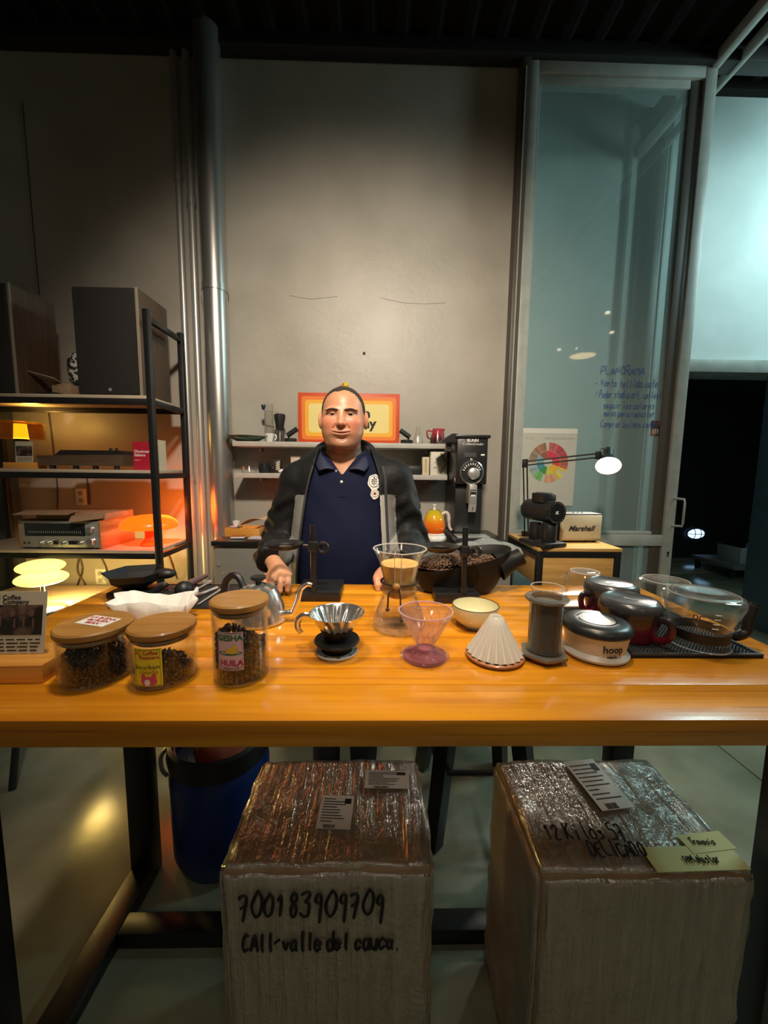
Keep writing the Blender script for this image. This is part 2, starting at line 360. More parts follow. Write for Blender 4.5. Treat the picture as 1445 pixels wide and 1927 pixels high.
# ================================================================== SETTING
PLASTER = mat('painted plaster wall', (.36,.335,.29), .42, col2=(.43,.40,.35), nscale=2.2, bump=.16, bscale=26, spec=.4)
COURTW = mat('glossy white court wall', (.62,.66,.65), .6, col2=(.70,.74,.73), nscale=3, bump=.12, bscale=14)
CONC = mat('polished concrete', (.16,.17,.12), .20, col2=(.28,.295,.215), nscale=3.5, ndetail=8, bump=.03, bscale=30, contrast=(.3,.7))
CEIL = mat('dark roof sheet', (.013,.012,.011), .9, spec=.1)
FRAME = mat('grey painted steel frame', (.36,.37,.34), .4, col2=(.42,.43,.40), nscale=14)
BRONZE = mat('brown steel jamb', (.085,.070,.055), .45)
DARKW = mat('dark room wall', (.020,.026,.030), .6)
WY = 2.75; CZ = 4.0; CY = 3.45
def sbox(name, x0, x1, y0, y1, z0, z1, m, bev=0., parent=None):
    o = MB().b0(x0, x1, y0, y1, z0, z1, bev).build(name, m, parent)
    return o if parent else struct(o)
# floor: base with saw-cut slabs
FL = sbox('floor', -4.3, 6.3, -5, 7.2, -.12, -.014, mat('joint dirt', (.02,.02,.018), .9))
xs = [-4.3, -2.6, 1.785, 4.0, 6.3]; ys = [-5, -2.4, .25, 3.0, 5.2, 7.2]
for i in range(4):
    for j in range(5):
        MB().b0(xs[i]+.004, xs[i+1]-.004, ys[j]+.004, ys[j+1]-.004, -.014, 0, .003).build('slab', CONC, FL)
# room shell
sbox('wall_back', -4.3, .885, WY, WY+.16, 0, CZ+.02, PLASTER)
sbox('wall_left', -4.45, -4.3, -5, WY+.16, 0, CZ+.3, PLASTER)
sbox('wall_front', -4.3, 6.3, -5.15, -5, 0, CZ+.3, mat('rear room wall', (.22,.21,.19), .6))
sbox('wall_right', 6.3, 6.45, -5, 7.2, 0, 5.4, mat('far right wall', (.30,.32,.31), .6))
# hairline joint in the plaster at the left
g = MB(); g.tube([P(42, 190, Y=WY-.001), P(52, 300, Y=WY-.001), P(60, 400, Y=WY-.001), P(74, 555, Y=WY-.001)], .0035, 5)
struct(g.build('trim_1', mat('wall crack', (.05,.045,.04), .9)))
WB = bpy.data.objects['wall_back']; q = P(685, 665, Y=WY-.001); MB().cyl((q.x, WY-.003, q.z), (q.x, WY+.01, q.z), .010, seg=14).build('nail_hole', mat('hole dark', (.06,.05,.045), .9), WB)
MB().tube([P(x, y, Y=WY-.0005) for x, y in ((545,556),(565,560),(585,563),(605,561),(635,558))], .0014, 5).build('plaster_crack', mat('plaster crack', (.24,.22,.185), .9), WB)
MB().tube([P(x, y, Y=WY-.0005) for x, y in ((716,560),(735,565),(760,570),(800,572),(838,570))], .0012, 5).build('plaster_crack', MATS['plaster crack'], WB)
# ceiling: corrugated sheet and beams
b = MB(); n = 190
pr_ = [(-4.3+9.5*k/n, CZ+.05+(.022 if (k//2) % 2 else -.022)) for k in range(n+1)]
b.grid(lambda u, v: (pr_[round(u*n)][0], -5+v*(WY+.16+5), pr_[round(u*n)][1]), n+1, 2)
CE = struct(b.build('ceiling', CEIL, smooth=False))
BEAM = mat('dark roof beam', (.012,.012,.011), .55)
for x in (-2.75,): MB().b0(x-.05, x+.05, -5, WY, CZ-.12, CZ+.02, .006).build('beam', BEAM, CE)
MB().b0(-4.3, 5.2, WY-.10, WY-.005, CZ-.04, CZ+.05, .006).build('beam', BEAM, CE)
for x, wd in ((2.12, .05), (2.26, .03)): MB().b0(x-wd/2, x+wd/2, -3, CY, CZ-.05, CZ+.02, .005).build('sliding_rail', FRAME, CE)
# court beyond the glass door
XO = P(1248, 850, Y=CY).x; ZL = P(1400, 705, Y=CY).z; XR = P(1424, 900, Y=CY-.02).x
sbox('wall_court', .95, 6.3, CY, CY+.2, ZL+.10, 5.35, COURTW)
sbox('wall_court_side', .95, XO, CY, CY+.2, 0, ZL+.10, COURTW)
sbox('trim_2', XO-.02, 6.3, CY-.07, CY+.2, ZL, ZL+.11, FRAME, .006)
sbox('trim_3', XO-.035, XO+.02, CY-.03, CY+.2, 0, ZL, FRAME, .005)
sbox('wall_court_left', .93, .95, WY+.16, CY+.2, 0, 5.35, COURTW)
sbox('ceiling_court', .93, 6.3, WY+.02, CY+.2, 5.35, 5.45, CEIL)
sbox('wall_lintel', .93, 6.3, WY+.10, WY+.16, CZ-.015, 5.35, CEIL)
# brown glazed-leaf stile and dark column seen through the glass
b = MB(); x0 = P(1210, 700, Y=CY-.12).x
b.b0(x0-.03, x0+.03, CY-.16, CY-.005, 0, 4.35, .005); struct(b.build('trim_4', BRONZE))
sbox('trim_5', x0-.115, x0-.03, CY-.08, CY-.002, 0, 4.3, mat('dark column paint', (.035,.045,.045), .4), .004)
sbox('trim_9', x0-.185, x0-.115, CY-.05, CY-.002, 0, 4.2, COURTW, .004)
sbox('trim_6', XO-.17, XO-.155, CY-.012, CY-.001, 0, 5.2, mat('grey conduit', (.42,.46,.46), .4))
# dark store room behind the opening
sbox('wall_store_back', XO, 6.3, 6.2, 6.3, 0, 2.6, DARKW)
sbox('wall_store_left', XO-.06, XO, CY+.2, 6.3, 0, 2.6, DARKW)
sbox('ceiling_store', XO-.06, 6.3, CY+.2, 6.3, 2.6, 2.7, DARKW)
sbox('door_2', XR, XR+.05, CY-.75, CY-.005, 0, ZL-.01, mat('blue grey door paint', (.10,.15,.20), .45), .006)
# ---- tall glass door leaf
DX0, DX1 = .945, 2.14; DY = 2.72
D = struct(thing('door_1', 'tall glazed steel door leaf', 'door', (DX0, DY, 0))); del D['category']; del D['label']
HT = 3.98; W_ = DX1-DX0; mz = P(1200, 1012, Y=DY).z
MB().b0(0, .055, -.03, .03, 0, HT, .005).build('stile', FRAME, D)
MB().b0(W_-.075, W_, -.03, .03, 0, HT, .005).build('stile', FRAME, D)
MB().b0(W_-.155, W_-.075, -.012, .055, 0, HT-.09, .004).build('inner_stile', BRONZE, D)
MB().b0(.055, W_-.075, -.03, .03, HT-.085, HT, .005).build('top_rail', FRAME, D)
MB().b0(.055, W_-.155, -.012, .04, HT-.135, HT-.085, .004).build('glazing_bead', FRAME, D)
MB().b0(.055, .075, -.014, .03, mz, HT-.135, .003).build('glazing_bead', FRAME, D)
MB().b0(.055, W_-.075, -.03, .03, mz-.055, mz+.025, .005).build('mid_rail', FRAME, D)
MB().b0(.055, W_-.155, -.02, .03, mz+.025, mz+.05, .004).build('glazing_bead', FRAME, D)
MB().b0(.055, W_-.075, -.03, .03, 0, .12, .005).build('bottom_rail', FRAME, D)
PANE = glass('milky door glass', (.80,.86,.85), 1.55, .03, .22, (.50,.62,.61))  # even milky body lightens the whole pane
MB().b0(.06, W_-.08, -.003, .003, mz+.02, HT-.085).build('pane', PANE, D)
MB().b0(.06, W_-.08, -.003, .003, .12, mz-.05).build('pane', PANE, D)
hz0, hz1 = P(1270, 990, Y=DY-.05).z, P(1270, 938, Y=DY-.05).z; hx = W_-.022
MB().tube([(hx, -.03, hz1), (hx+.03, -.085, hz1-.004), (hx+.03, -.09, hz1-.03), (hx+.03, -.09, hz0+.03), (hx+.03, -.085, hz0+.004), (hx, -.03, hz0)], .008, 8).build('handle', BRUSHED, D)
kz = P(1254, 1040, Y=DY-.03).z
MB().cyl((hx-.01, -.034, kz), (hx-.01, -.029, kz), .008).box((hx-.01, -.032, kz-.016), (.008, .006, .024)).build('keyhole', BLACK, D)
for py in (500, 770, 1000):
    z = P(955, py, Y=DY-.03).z; MB().cyl((-.012, -.04, z-.05), (-.012, -.04, z+.05), .009).build('hinge', FRAME, D)
J = sbox('trim_7', .885, .940, WY-.08, WY+.16, 0, CZ, BRONZE, .004)
sbox('trim_8', .904, .911, WY-.09, WY-.08, 0, CZ-.1, FRAME)
BLUEINK = mat('blue marker', (.04,.10,.30), .7)
for k, (t, px, py, h) in enumerate((('PLANORAMA', 1130, 704, .055), ('- Venta fallida cafe', 1120, 727, .05), ('- Poder studio art, collection', 1120, 748, .05), ('  seguir los colores', 1128, 768, .045), ('  mesa para reposter', 1130, 783, .045), ('Comprar bolsas cafe', 1130, 803, .045))):
    q = P(px, py, Y=DY-.006); s = (.8, .60, .47, .60, .60, .60)[k]
    scrawl(t, h, BLUEINK, D, lambda x, y, q=q, s=s: (q.x-DX0+x*s, -.005, q.z+y), .0045, .1, 'marker_writing', .3, k+3)
# ---- pipes on the wall
def pipe(name, label, px0, py0, px1, py1, rad, Y, m, collars=()):
    a = P(px0, py0, Y=Y); c = P(px1, py1, Y=Y); x = (a.x+c.x)/2
    t = thing(name, label, 'pipe', (x, Y, 0)); MB().cyl((0,0,0), (0,0,CZ+.04), rad, seg=28).build('pipe_run', m, t)
    for py in collars:
        z = P(px1, py, Y=Y).z; MB().cyl((0,0,z-.02), (0,0,z+.02), rad+.005, seg=28).build('collar', m, t)
    return t
pipe('vent_duct', 'wide galvanised duct running up the wall beside the metal rack', 398, 300, 415, 900, .078, WY-.085, GALV, (545,))
pipe('conduit', 'thin steel conduit pipe nearest the rack', 336, 300, 358, 900, .021, WY-.03, BRUSHED, (330, 900))
pipe('conduit', 'thin steel conduit pipe directly left of the wide duct', 358, 300, 380, 900, .024, WY-.035, BRUSHED, (380,))
# socket plates on the wall behind the rack
def socket(px, py, label):
    q = P(px, py, Y=WY-.006); t = thing('wall_socket', label, 'socket', q)
    MB().box((0,0,0), (.075,.012,.115), .006).build('plate', WHITE, t)
    for s in (-1, 1): MB().box((0,-.007,s*.026), (.03,.004,.03), .003).build('outlet', mat('grey outlet', (.35,.35,.33), .5), t)
socket(153, 935, 'white wall socket behind the middle of the rack')
socket(190, 1085, 'socket with plugs in the yellow lamp glow under the rack shelf')
q = P(130, 763, Y=WY-.01); tag(MB().box(q, (.11,.02,.05), .004).build('wall_box', WHITE), 'small white box on the wall just under the top rack shelf', 'junction box')
CABLE = mat('brown cable', (.06,.035,.02), .5); WCABLE = mat('pale cable', (.5,.46,.4), .5)
def cable(label, pts, m=CABLE, r=.0045):
    b = MB(); b.tube(curve3([P(x, y, Y=Y) for x, y, Y in pts], 6), r, 6); tag(b.build('cable', m), label, 'cable')
cable('dark cable hanging on the wall behind the turntable end', [(90,765,2.742),(97,820,2.742),(103,870,2.742),(108,920,2.742),(108,958,2.742)])
cable('pale cable slanting down the wall behind the red book', [(272,770,2.742),(279,800,2.742),(287,840,2.742),(292,880,2.742)], WCABLE)
cable('dark cable dropping behind the cardboard box on the receiver', [(163,895,2.742),(167,925,2.742),(168,950,2.742)])
cable('brown cable twisted beside the round yellow lamp', [(147,1040,2.741),(155,1070,2.741),(148,1095,2.741),(135,1128,2.741)], CABLE, .006)
cable('second brown cable in the yellow glow under the rack', [(150,1040,2.741),(146,1075,2.741),(160,1100,2.741),(162,1128,2.741)], CABLE, .006)
cable('thin cable looping to the lower socket under the rack', [(186,1042,2.741),(198,1065,2.741),(206,1090,2.741),(212,1105,2.741)])
cable('white cable slanting down between the rack posts', [(316,1045,2.741),(323,1065,2.741),(331,1090,2.741)], WCABLE, .006)
# dark metal door by the left edge
sbox('door_3', -3.3, P(20, 900, Y=2.68).x, 2.64, 2.74, 0, P(8, 770, Y=2.68).z, mat('dark green metal sheet', (.045,.055,.052), .5, bump=.2, bscale=8), .006)
# ================================================================== TABLE
TX0, TX1, TY0, TY1, TZ = -.877, .925, .577, 1.312, 1.0
TB = thing('bar_table', 'long varnished pine table with black steel frame in the foreground', 'table', ((TX0+TX1)/2, (TY0+TY1)/2, 0))
cx, cy = (TX0+TX1)/2, (TY0+TY1)/2
nb = 7; ed = [TY0+(TY1-TY0)*k/nb for k in range(nb+1)]
for k in range(nb):
    o = MB().box((0,0,0), (TX1-TX0, ed[k+1]-ed[k]-.0004, .046), .0016).build('plank', PINE, TB); o.location = (0, (ed[k]+ed[k+1])/2-cy, TZ-.023)
LX0, LX1, LY0, LY1 = -.815, .875, .655, 1.235
for x in (LX0, LX1-.075):
    for y in (LY0, LY1-.06):
        MB().b0(x-cx, x+.072-cx, y-cy, y+.06-cy, .0, TZ-.046, .004).build('leg', BLACKM, TB)
    MB().b0(x-cx, x+.075-cx, LY0+.06-cy, LY1-.06-cy, .0, .05, .004).build('side_rail', BLACKM, TB)
    MB().b0(x-cx, x+.075-cx, LY0+.06-cy, LY1-.06-cy, TZ-.10, TZ-.05, .004).build('apron', BLACKM, TB)
MB().b0(LX0+.075-cx, LX1-.075-cx, .99-cy, 1.05-cy, .0, .05, .004).build('cross_rail', BLACKM, TB)
MB().b0(LX0+.075-cx, LX1-.075-cx, LY1-.06-cy, LY1-cy, TZ-.10, TZ-.05, .004).build('apron', BLACKM, TB)

# ---- wrapped cartons
FILM = film_mat('stretch film layers', .45, .75, .10); FILMT = film_mat('stretch film single', .05, .36, .32, (.55,.52,.44), (.0,.0,.35), (50,4,5))
def carton(name, label, x0, x1, y0, y1, h, seed):
    t = thing(name, label, 'box', ((x0+x1)/2, (y0+y1)/2, 0)); W, D_ = x1-x0, y1-y0
    MB().box((0,0,h/2), (W-.008, D_-.008, h-.006), .008).build('carton_body', CARD, t)
    bm = bmesh.new(); bmesh.ops.create_cube(bm, size=1)
    for v in bm.verts: v.co = Vector((v.co.x*(W+.004), v.co.y*(D_+.004), v.co.z*h+h/2+.002))
    bmesh.ops.bevel(bm, geom=bm.edges[:], offset=.012, segments=2, affect='EDGES')
    bmesh.ops.subdivide_edges(bm, edges=[e for e in bm.edges if e.calc_length() > .05], cuts=22, use_grid_fill=True)
    bmesh.ops.triangulate(bm, faces=bm.faces[:])
    fm = MB().frombm(bm).build('stretch_film', FILM, t, ang=180); wobble(fm, .0045, 24, seed); wobble(fm, .004, 7, seed+5)
    for v in fm.data.vertices: v.co.z = max(v.co.z, .001)
    fm.data.materials.append(FILMT)
    for f in fm.data.polygons: f.material_index = 1 if f.normal.z > .6 else 0
    return t, W, D_
b1, W1, D1 = carton('wrapped_carton', 'film wrapped carton hand marked 7001839097709, standing between barrel and other carton', -.298, .121, .671, .966, .62, 1)
F1 = lambda x, y: (-.172+x*.585, -D1/2-.007, .530+y)
scrawl('700183909709', .052, INK, b1, F1, .006, .15, 'handwriting', .3, 4)
scrawl('CAll-valle del cauca.', .038, INK, b1, lambda x, y: (-.165+x*.52, -D1/2-.0075, .455+y), .006, .1, 'handwriting', .3, 9)
def label_sheet(t, cx_, cy_, w_, h_, rz, z, seed, m=PAPER):
    rn = random.Random(seed); g = MB().box((0,0,0), (w_, h_, .001)).build('shipping_label', m, t); g.location = (cx_, cy_, z); g.rotation_euler = (0,0,rz)
    k = MB()
    for i in range(9):
        wl = rn.uniform(.3, .8)*w_; k.box((-w_*.42+wl/2, h_*(.38-.085*i), .0009), (wl, h_*.02, .0004))
    for i in range(16): k.box((-w_*.3+i*w_*.022, -h_*.44, .0009), (w_*rn.choice((.008,.014)), h_*.10, .0004))
    k.box((w_*.33, h_*.32, .0009), (w_*.2, h_*.16, .0004))
    k.build('print', INK, g)
q = P(632, 1533, Z=.62)-b1.location; label_sheet(b1, q.x, q.y, .075, .085, -.05, .628, 1)
q = P(728, 1472, Z=.62)-b1.location; label_sheet(b1, q.x, q.y, .11, .055, -.03, .628, 2)
b2, W2, D2 = carton('wrapped_carton', 'film wrapped carton with yellow tape marked DELICADO, under the right half of the table', .325, .752, .655, .962, .62, 8)
q = P(1130, 1480, Z=.62)-b2.location; label_sheet(b2, q.x-.01, q.y, .085, .15, .12, .630, 5)
TAPE = mat('pale yellow tape', (.60,.56,.22), .6)
for k, (px, py, a, c_, rz) in enumerate(((1305,1622,.19,.05,.02), (1328,1592,.10,.04,.1))):
    q = P(px, py, Z=.62)-b2.location; o = MB().box((0,0,0), (a, c_, .001)).build('tape_strip', TAPE, b2); o.location = (q.x, q.y, .6285+.001*k); o.rotation_euler = (0,0,rz)
def topwrite(t, txt, px, py, h, seed, w=.004, z=.631):
    q = P(px, py, Z=.63)-t.location; scrawl(txt, h, INK, t, lambda x, y: (q.x+x*.62, q.y+y, z), w, .12, 'handwriting', .3, seed)
topwrite(b2, '12 Kilos 57', 1030, 1580, .035, 3); topwrite(b2, 'DELICADO', 1115, 1612, .030, 5)
topwrite(b2, 'Travesia', 1303, 1590, .013, 6, .0022, .632); topwrite(b2, '1M4 Nestor', 1290, 1625, .016, 7, .0025, .632)

# ---- blue drum with black rim
DB = mat('blue drum plastic', (.006,.024,.13), .35); bx_, by_ = -.552, 1.30
t = thing('plastic_drum', 'blue plastic drum with black clamp ring under the table', 'drum', (bx_, by_, 0))
MB().lathe([(0,0),(.125,0),(.15,.02),(.163,.06),(.166,.20),(.168,.34),(.160,.385),(.150,.395),(.150,.44),(.143,.44),(.143,.39),(0,.36)], seg=48).build('drum_body', DB, t)
MB().lathe([(.150,.385),(.168,.39),(.172,.42),(.168,.455),(.155,.462),(.150,.45),(.150,.385)], seg=48).build('clamp_ring', BLACK, t)
MB().tube(curve3([(-.172,-.02,.42),(-.185,-.05,.40),(-.178,-.06,.36),(-.168,-.05,.33)]), .007, 8).build('clamp_lever', BRUSHED, t)
sk = mat('red orange sack', (.34,.055,.02), .7, bump=.3, bscale=20)
o = MB().sphere((0,0,0), (.105,.10,.05), 24, 12).build('coffee_sack', sk); wobble(o, .02, 14, 3); o.location = (bx_+.02, by_-.01, .415); tag(o, 'orange red bag stuffed into the top of the blue drum', 'bag')

# ---- bar stool behind the cartons
sx_, sy_ = .415, 1.485
t = thing('bar_stool', 'black steel bar stool with splayed legs behind the table', 'stool', (sx_, sy_, 0))
MB().box((0,0,.735), (.30,.30,.03), .014).build('seat', BLACKM, t)
for a in (-1, 1):
    for c_ in (-1, 1):
        MB().tube([(a*.105, c_*.10, .72), (a*.188, c_*.192, 0)], [.046, .036], 4).build('leg', BLACKM, t)
fr_ = .172
for A, B in (((-1,-1),(1,-1)), ((1,-1),(1,1)), ((1,1),(-1,1)), ((-1,1),(-1,-1))):
    MB().cyl((A[0]*fr_, A[1]*fr_, .28), (B[0]*fr_, B[1]*fr_, .28), .010, seg=8).build('footrest', BLACKM, t)
for a in (-1, 1): MB().cyl((a*.13, .13, .62), (a*.19, -.19, .16), .006, seg=6).build('brace', BLACKM, t)
# ---- black chair by the left edge
t = thing('metal_chair', 'black metal chair with curved tube back at the far left edge', 'chair', (-1.78, 1.72, 0))
MB().tube(curve3([(-.2,-.02,.46),(-.21,-.10,.75),(-.16,-.16,.92),(.0,-.19,.96),(.16,-.16,.92),(.21,-.10,.75),(.2,-.02,.46)]), .013, 10).build('back_tube', BLACKM, t)
MB().box((0,.12,.455), (.40,.40,.03), .014).build('seat', BLACKM, t)
for a in (-1, 1):
    MB().tube([(a*.17, .28, .44), (a*.2, .34, 0)], .014, 8).build('leg', BLACKM, t)
    MB().tube([(a*.17, -.02, .44), (a*.215, -.16, 0)], .014, 8).build('leg', BLACKM, t)
# ---- black round-ended foot standing at the left edge
t = thing('floor_stand', 'black angled stand foot poking in at the lower left', 'stand', (-1.42, 1.05, 0))
MB().tube(curve3([(-.16,.0,.62),(-.10,.0,.42),(-.01,.0,.16),(.085,-.005,.035)]), [.035]*9+[.033]*9+[.03]*7, 12).build('foot_arm', BLACK, t)
MB().sphere((.085,-.005,.034), (.036,.034,.034), 14, 10).build('foot_tip', BLACK, t)
# ================================================================== RACK AND WHAT IT CARRIES
KX0, KX1, KY0, KY1 = -2.40, -1.238, 2.19, 2.55
SH = [1.785, 1.380, .925, .600]
RK = thing('metal_rack', 'black steel rack with four pale wood shelves along the left wall', 'shelf', ((KX0+KX1)/2, (KY0+KY1)/2, 0)); kx, ky = (KX0+KX1)/2, (KY0+KY1)/2
for x in (KX0, KX1):
    for y in (KY0, KY1): MB().b0(x-kx-.016, x-kx+.016, y-ky-.016, y-ky+.016, 0, 2.235, .003).build('post', BLACKM, RK)
    for z in (2.19,): MB().b0(x-kx-.012, x-kx+.012, KY0-ky+.016, KY1-ky-.016, z-.015, z+.015, .003).build('side_bar', BLACKM, RK)
for z in SH:
    MB().b0(KX0+.017-kx, KX1-.017-kx, KY0-.012-ky, KY1+.012-ky, z-.018, z, .002).build('shelf_board', OAK, RK)
    for y in (KY0, KY1): MB().b0(KX0+.016-kx, KX1-.016-kx, y-ky-.013, y-ky+.013, z-.050, z-.0185, .003).build('shelf_rail', BLACKM, RK)
    for x in (KX0, KX1): MB().b0(x-kx-.013, x-kx+.013, KY0-ky+.016, KY1-ky-.016, z-.050, z-.0185, .003).build('shelf_rail', BLACKM, RK)
GRILLE = mat('dark speaker cloth', (.018,.015,.014), .9, bump=.3, bscale=400)
def loudspeaker(label, x0, x1, z1, y0, yd):
    t = thing('loudspeaker', label, 'speaker', ((x0+x1)/2, y0, SH[0])); W = x1-x0; H = z1-SH[0]
    MB().b0(-W/2, W/2, .012, yd, 0, H, .003).build('cabinet', WALNUT, t)
    MB().b0(-W/2+.006, W/2-.014, -.006, .012, .008, H-.008, .006).build('grille', GRILLE, t)
    MB().b0(W/2-.014, W/2, .004, .012, 0, H, .001).build('front_edge', mat('pale veneer edge', (.30,.25,.19), .5), t)
    MB().cyl((W*.02, -.010, .03), (W*.02, -.006, .03), .009).build('badge', BRUSHED, t)
zt = P(200, 538, Y=2.20).z
loudspeaker('tall wooden loudspeaker with dark grille beside the rack end', P(140, 640, Y=2.20).x, P(262, 640, Y=2.20).x, zt, 2.20, .30)
loudspeaker('wooden loudspeaker cut off by the left picture edge', P(-100, 640, Y=2.20).x, P(24, 640, Y=2.20).x, zt+.01, 2.20, .30)
# torn carton with printed bag between the speakers
q = P(132, 733, Y=2.40)
t = thing('opened_carton', 'small torn cardboard box between the two loudspeakers', 'box', (q.x, 2.40, SH[0]))
MB().b0(-.05,.055,-.07,.06,0,.085,.002).build('carton_body', CARD, t)
MB().box((-.065,-.08,.11), (.14,.10,.003), 0, (R(-14),R(14),.1)).build('flap', mat('pale card', (.45,.38,.28), .8), t)
MB().box((-.03,-.10,.0125), (.11,.06,.025), .003).build('black_box', BLACK, t)
o = MB().sphere((0,0,.07), (.048,.035,.10), 20, 12).build('printed_bag', mat('black white print bag', (.02,.02,.02), .5, col2=(.55,.52,.46), nscale=38, contrast=(.52,.56)))
o.location = (q.x+.03, 2.42, SH[0]+.088+.03); wobble(o, .008, 30, 2); tag(o, 'crumpled black and white printed bag standing in the torn box', 'bag')
# amber table lamp
AMB = glass('amber glass', (.80,.62,.30), 1.45, .03, .10, (.40,.24,.06))
q = P(44, 868, Y=2.42)
t = thing('table_lamp', 'small lamp with amber glass drum shade and glowing core', 'lamp', (q.x, 2.42, SH[1]))
zc = P(44, 812, Y=2.42).z-SH[1]
MB().lathe(shell([(.001, zc+.052),(.10, zc+.052),(.112, zc+.042),(.117, zc-.045)][::-1][::-1], .003), seg=40).build('glass_shade', AMB, t)
MB().lathe([(0,zc-.045),(.036,zc-.045),(.030,zc+.045),(0,zc+.045)], seg=24).build('light_core', mat('amber glow', (.9,.6,.1), .5, emit=(1.,.55,.03), estr=3.2), t)
MB().lathe([(0,0),(.055,0),(.055,.012),(.012,.02),(.010,zc-.07),(.035,zc-.065),(.035,zc-.045),(0,zc-.045)], seg=24).build('lamp_base', BLACK, t)
L_ = light('amber_lamp_bulb', 'POINT', (q.x+.10, 2.47, SH[1]+zc-.01), 2.4, (1., .55, .12), shadow_soft_size=.03); L_.parent = t; L_.location = (.03,.05,zc+.085)
# photo stands: wooden block with clear sheet
def photo_stand(label, loc, rz, bw, bd, bh, sw, sh, lean, big):
    t = thing('photo_stand', label, 'photo stand', loc, rz)
    MB().b0(-bw/2, bw/2, -bd/2, bd/2, 0, bh, .002).build('block', PINEB, t)
    s = bpy.data.objects.new('sheet_pivot', None)
    T = rotm((lean,0,0)); c0 = Vector((0, .0, bh-.002))
    def pl(name, x, z, w_, h_, m, off, th=.001):
        o = MB().box((x, off, z), (w_, th, h_)).build(name, m, t); o.matrix_local = Matrix.Translation(c0) @ T.to_4x4(); return o
    MB_ = pl('clear_sheet', 0, sh/2, sw, sh, GLASS, 0, .004)
    cd_ = pl('card', 0, sh/2, sw*.95, sh*.96, mat('card print paper', (.55,.50,.38), .7), -.0028)
    pm = mat('group photo print', (.020,.016,.014), .5, col2=(.24,.15,.11), nscale=26, contrast=(.48,.72))
    ph = pl('photo', 0, sh*.54, sw*.86, sh*.46, pm, -.0036)
    rn = random.Random(3)
    if big:
        # people in the photo, as flat print
        pk = MB(); 
        for i, x in enumerate((-.33, -.13, .05, .17, .29)):
            pk.lathe([(0,-.0003),(.0052,-.0003),(.0052,.0003),(0,.0003)], (x*sw, -.0042, sh*(.64+.03*(i % 2))), 14, (R(90),0,0), sy=1.25)
            pk.box((x*sw+.004, -.0041, sh*(.49+.03*(i % 2))), (.003,.0004,.018))
        o = pk.build('printed_faces', mat('printed skin', (.15,.08,.055), .6), t); o.matrix_local = Matrix.Translation(c0) @ T.to_4x4()
        for j, (tx, zz, xo) in enumerate((('DC Coffee', .885, -.05), ('Company', .815, .08))):
            o = text(tx, sh*.10, INK, t, (xo*sw, -.0045, zz*sh), bold=.025); o.matrix_local = Matrix.Translation(c0) @ T.to_4x4()
    k = MB()
    for j in range(4):
        x = -.38
        while x < .36:
            wl = rn.uniform(.06, .14); k.box(((x+wl/2)*sw, -.0045, sh*(.24-.055*j)), (wl*sw, .0003, sh*.018)); x += wl+.03
    o = k.build('printed_lines', INK, t); o.matrix_local = Matrix.Translation(c0) @ T.to_4x4()
    bpy.data.objects.remove(s); return t
q = P(42, 880, Y=2.27)
photo_stand('small photo card in a wooden block under the amber lamp', (q.x, 2.29, SH[1]), 0, .19, .07, .035, .105, .125, R(-4), False)
# turntable
x0, x1 = P(80, 865, Y=2.26).x, P(234, 865, Y=2.26).x
t = thing('turntable', 'dark wooden turntable on four feet on the second shelf', 'turntable', ((x0+x1)/2, 2.36, SH[1])); W = x1-x0
MB().prism([(-W/2+.012,.02),(W/2,.02),(W/2,.085),(-W/2,.075)], -.14, .14, (R(90),0,0)).build('plinth', WALNUTX, t)
MB().prism([(-W/2+.08,.075),(W/2-.01,.083),(W/2-.01,.108),(-W/2+.12,.108)], -.12, .12, (R(90),0,0)).build('dust_cover', mat('smoked cover', (.02,.018,.016), .15), t)
for a in (-.16,-.03,.08,.2): MB().cyl((a, -.12, 0), (a, -.12, .021), .014).build('foot', BLACK, t)
for a in (.13, .165): MB().cyl((a, -.06, .107), (a, -.06, .124), .008).build('knob', BLACK, t)
MB().cyl((-.16, .03, .074), (-.16, .03, .105), .012).build('spindle_cap', BRUSHED, t)
# books
RED = mat('red book cover', (.42,.012,.035), .45)
x0, x1, zt = P(247, 850, Y=2.24).x, P(289, 850, Y=2.24).x, P(260, 831, Y=2.24).z
t = thing('book', 'red Diccionario book standing on the second shelf behind the rack post', 'book', ((x0+x1)/2, 2.26, SH[1])); H = zt-SH[1]; W = x1-x0
MB().box((0,.004,H/2), (W-.004,.012,H-.004)).build('pages', PAPER, t)
MB().box((0,-.0035,H/2), (W,.003,H)).build('cover', RED, t); MB().box((0,.0115,H/2), (W,.003,H)).build('cover', RED, t)
text('Diccionario', .022, WHITEINK, t, (-W*.44,-.0056,H*.66), align='LEFT', bold=.02); text('Sabero', .022, WHITEINK, t, (-W*.44,-.0056,H*.53), align='LEFT', bold=.02); text('sabores', .010, WHITEINK, t, (-W*.44,-.0056,H*.36), align='LEFT')
q = P(298, 865, Y=2.33); t = thing('book', 'cream covered book standing right of the red book', 'book', (q.x, 2.33, SH[1]))
MB().box((0,0,.088), (.022,.12,.172)).build('pages', PAPER, t); MB().box((-.0125,0,.088), (.003,.125,.176)).build('cover', CREAM, t); MB().box((.0125,0,.088), (.003,.125,.176)).build('cover', CREAM, t)
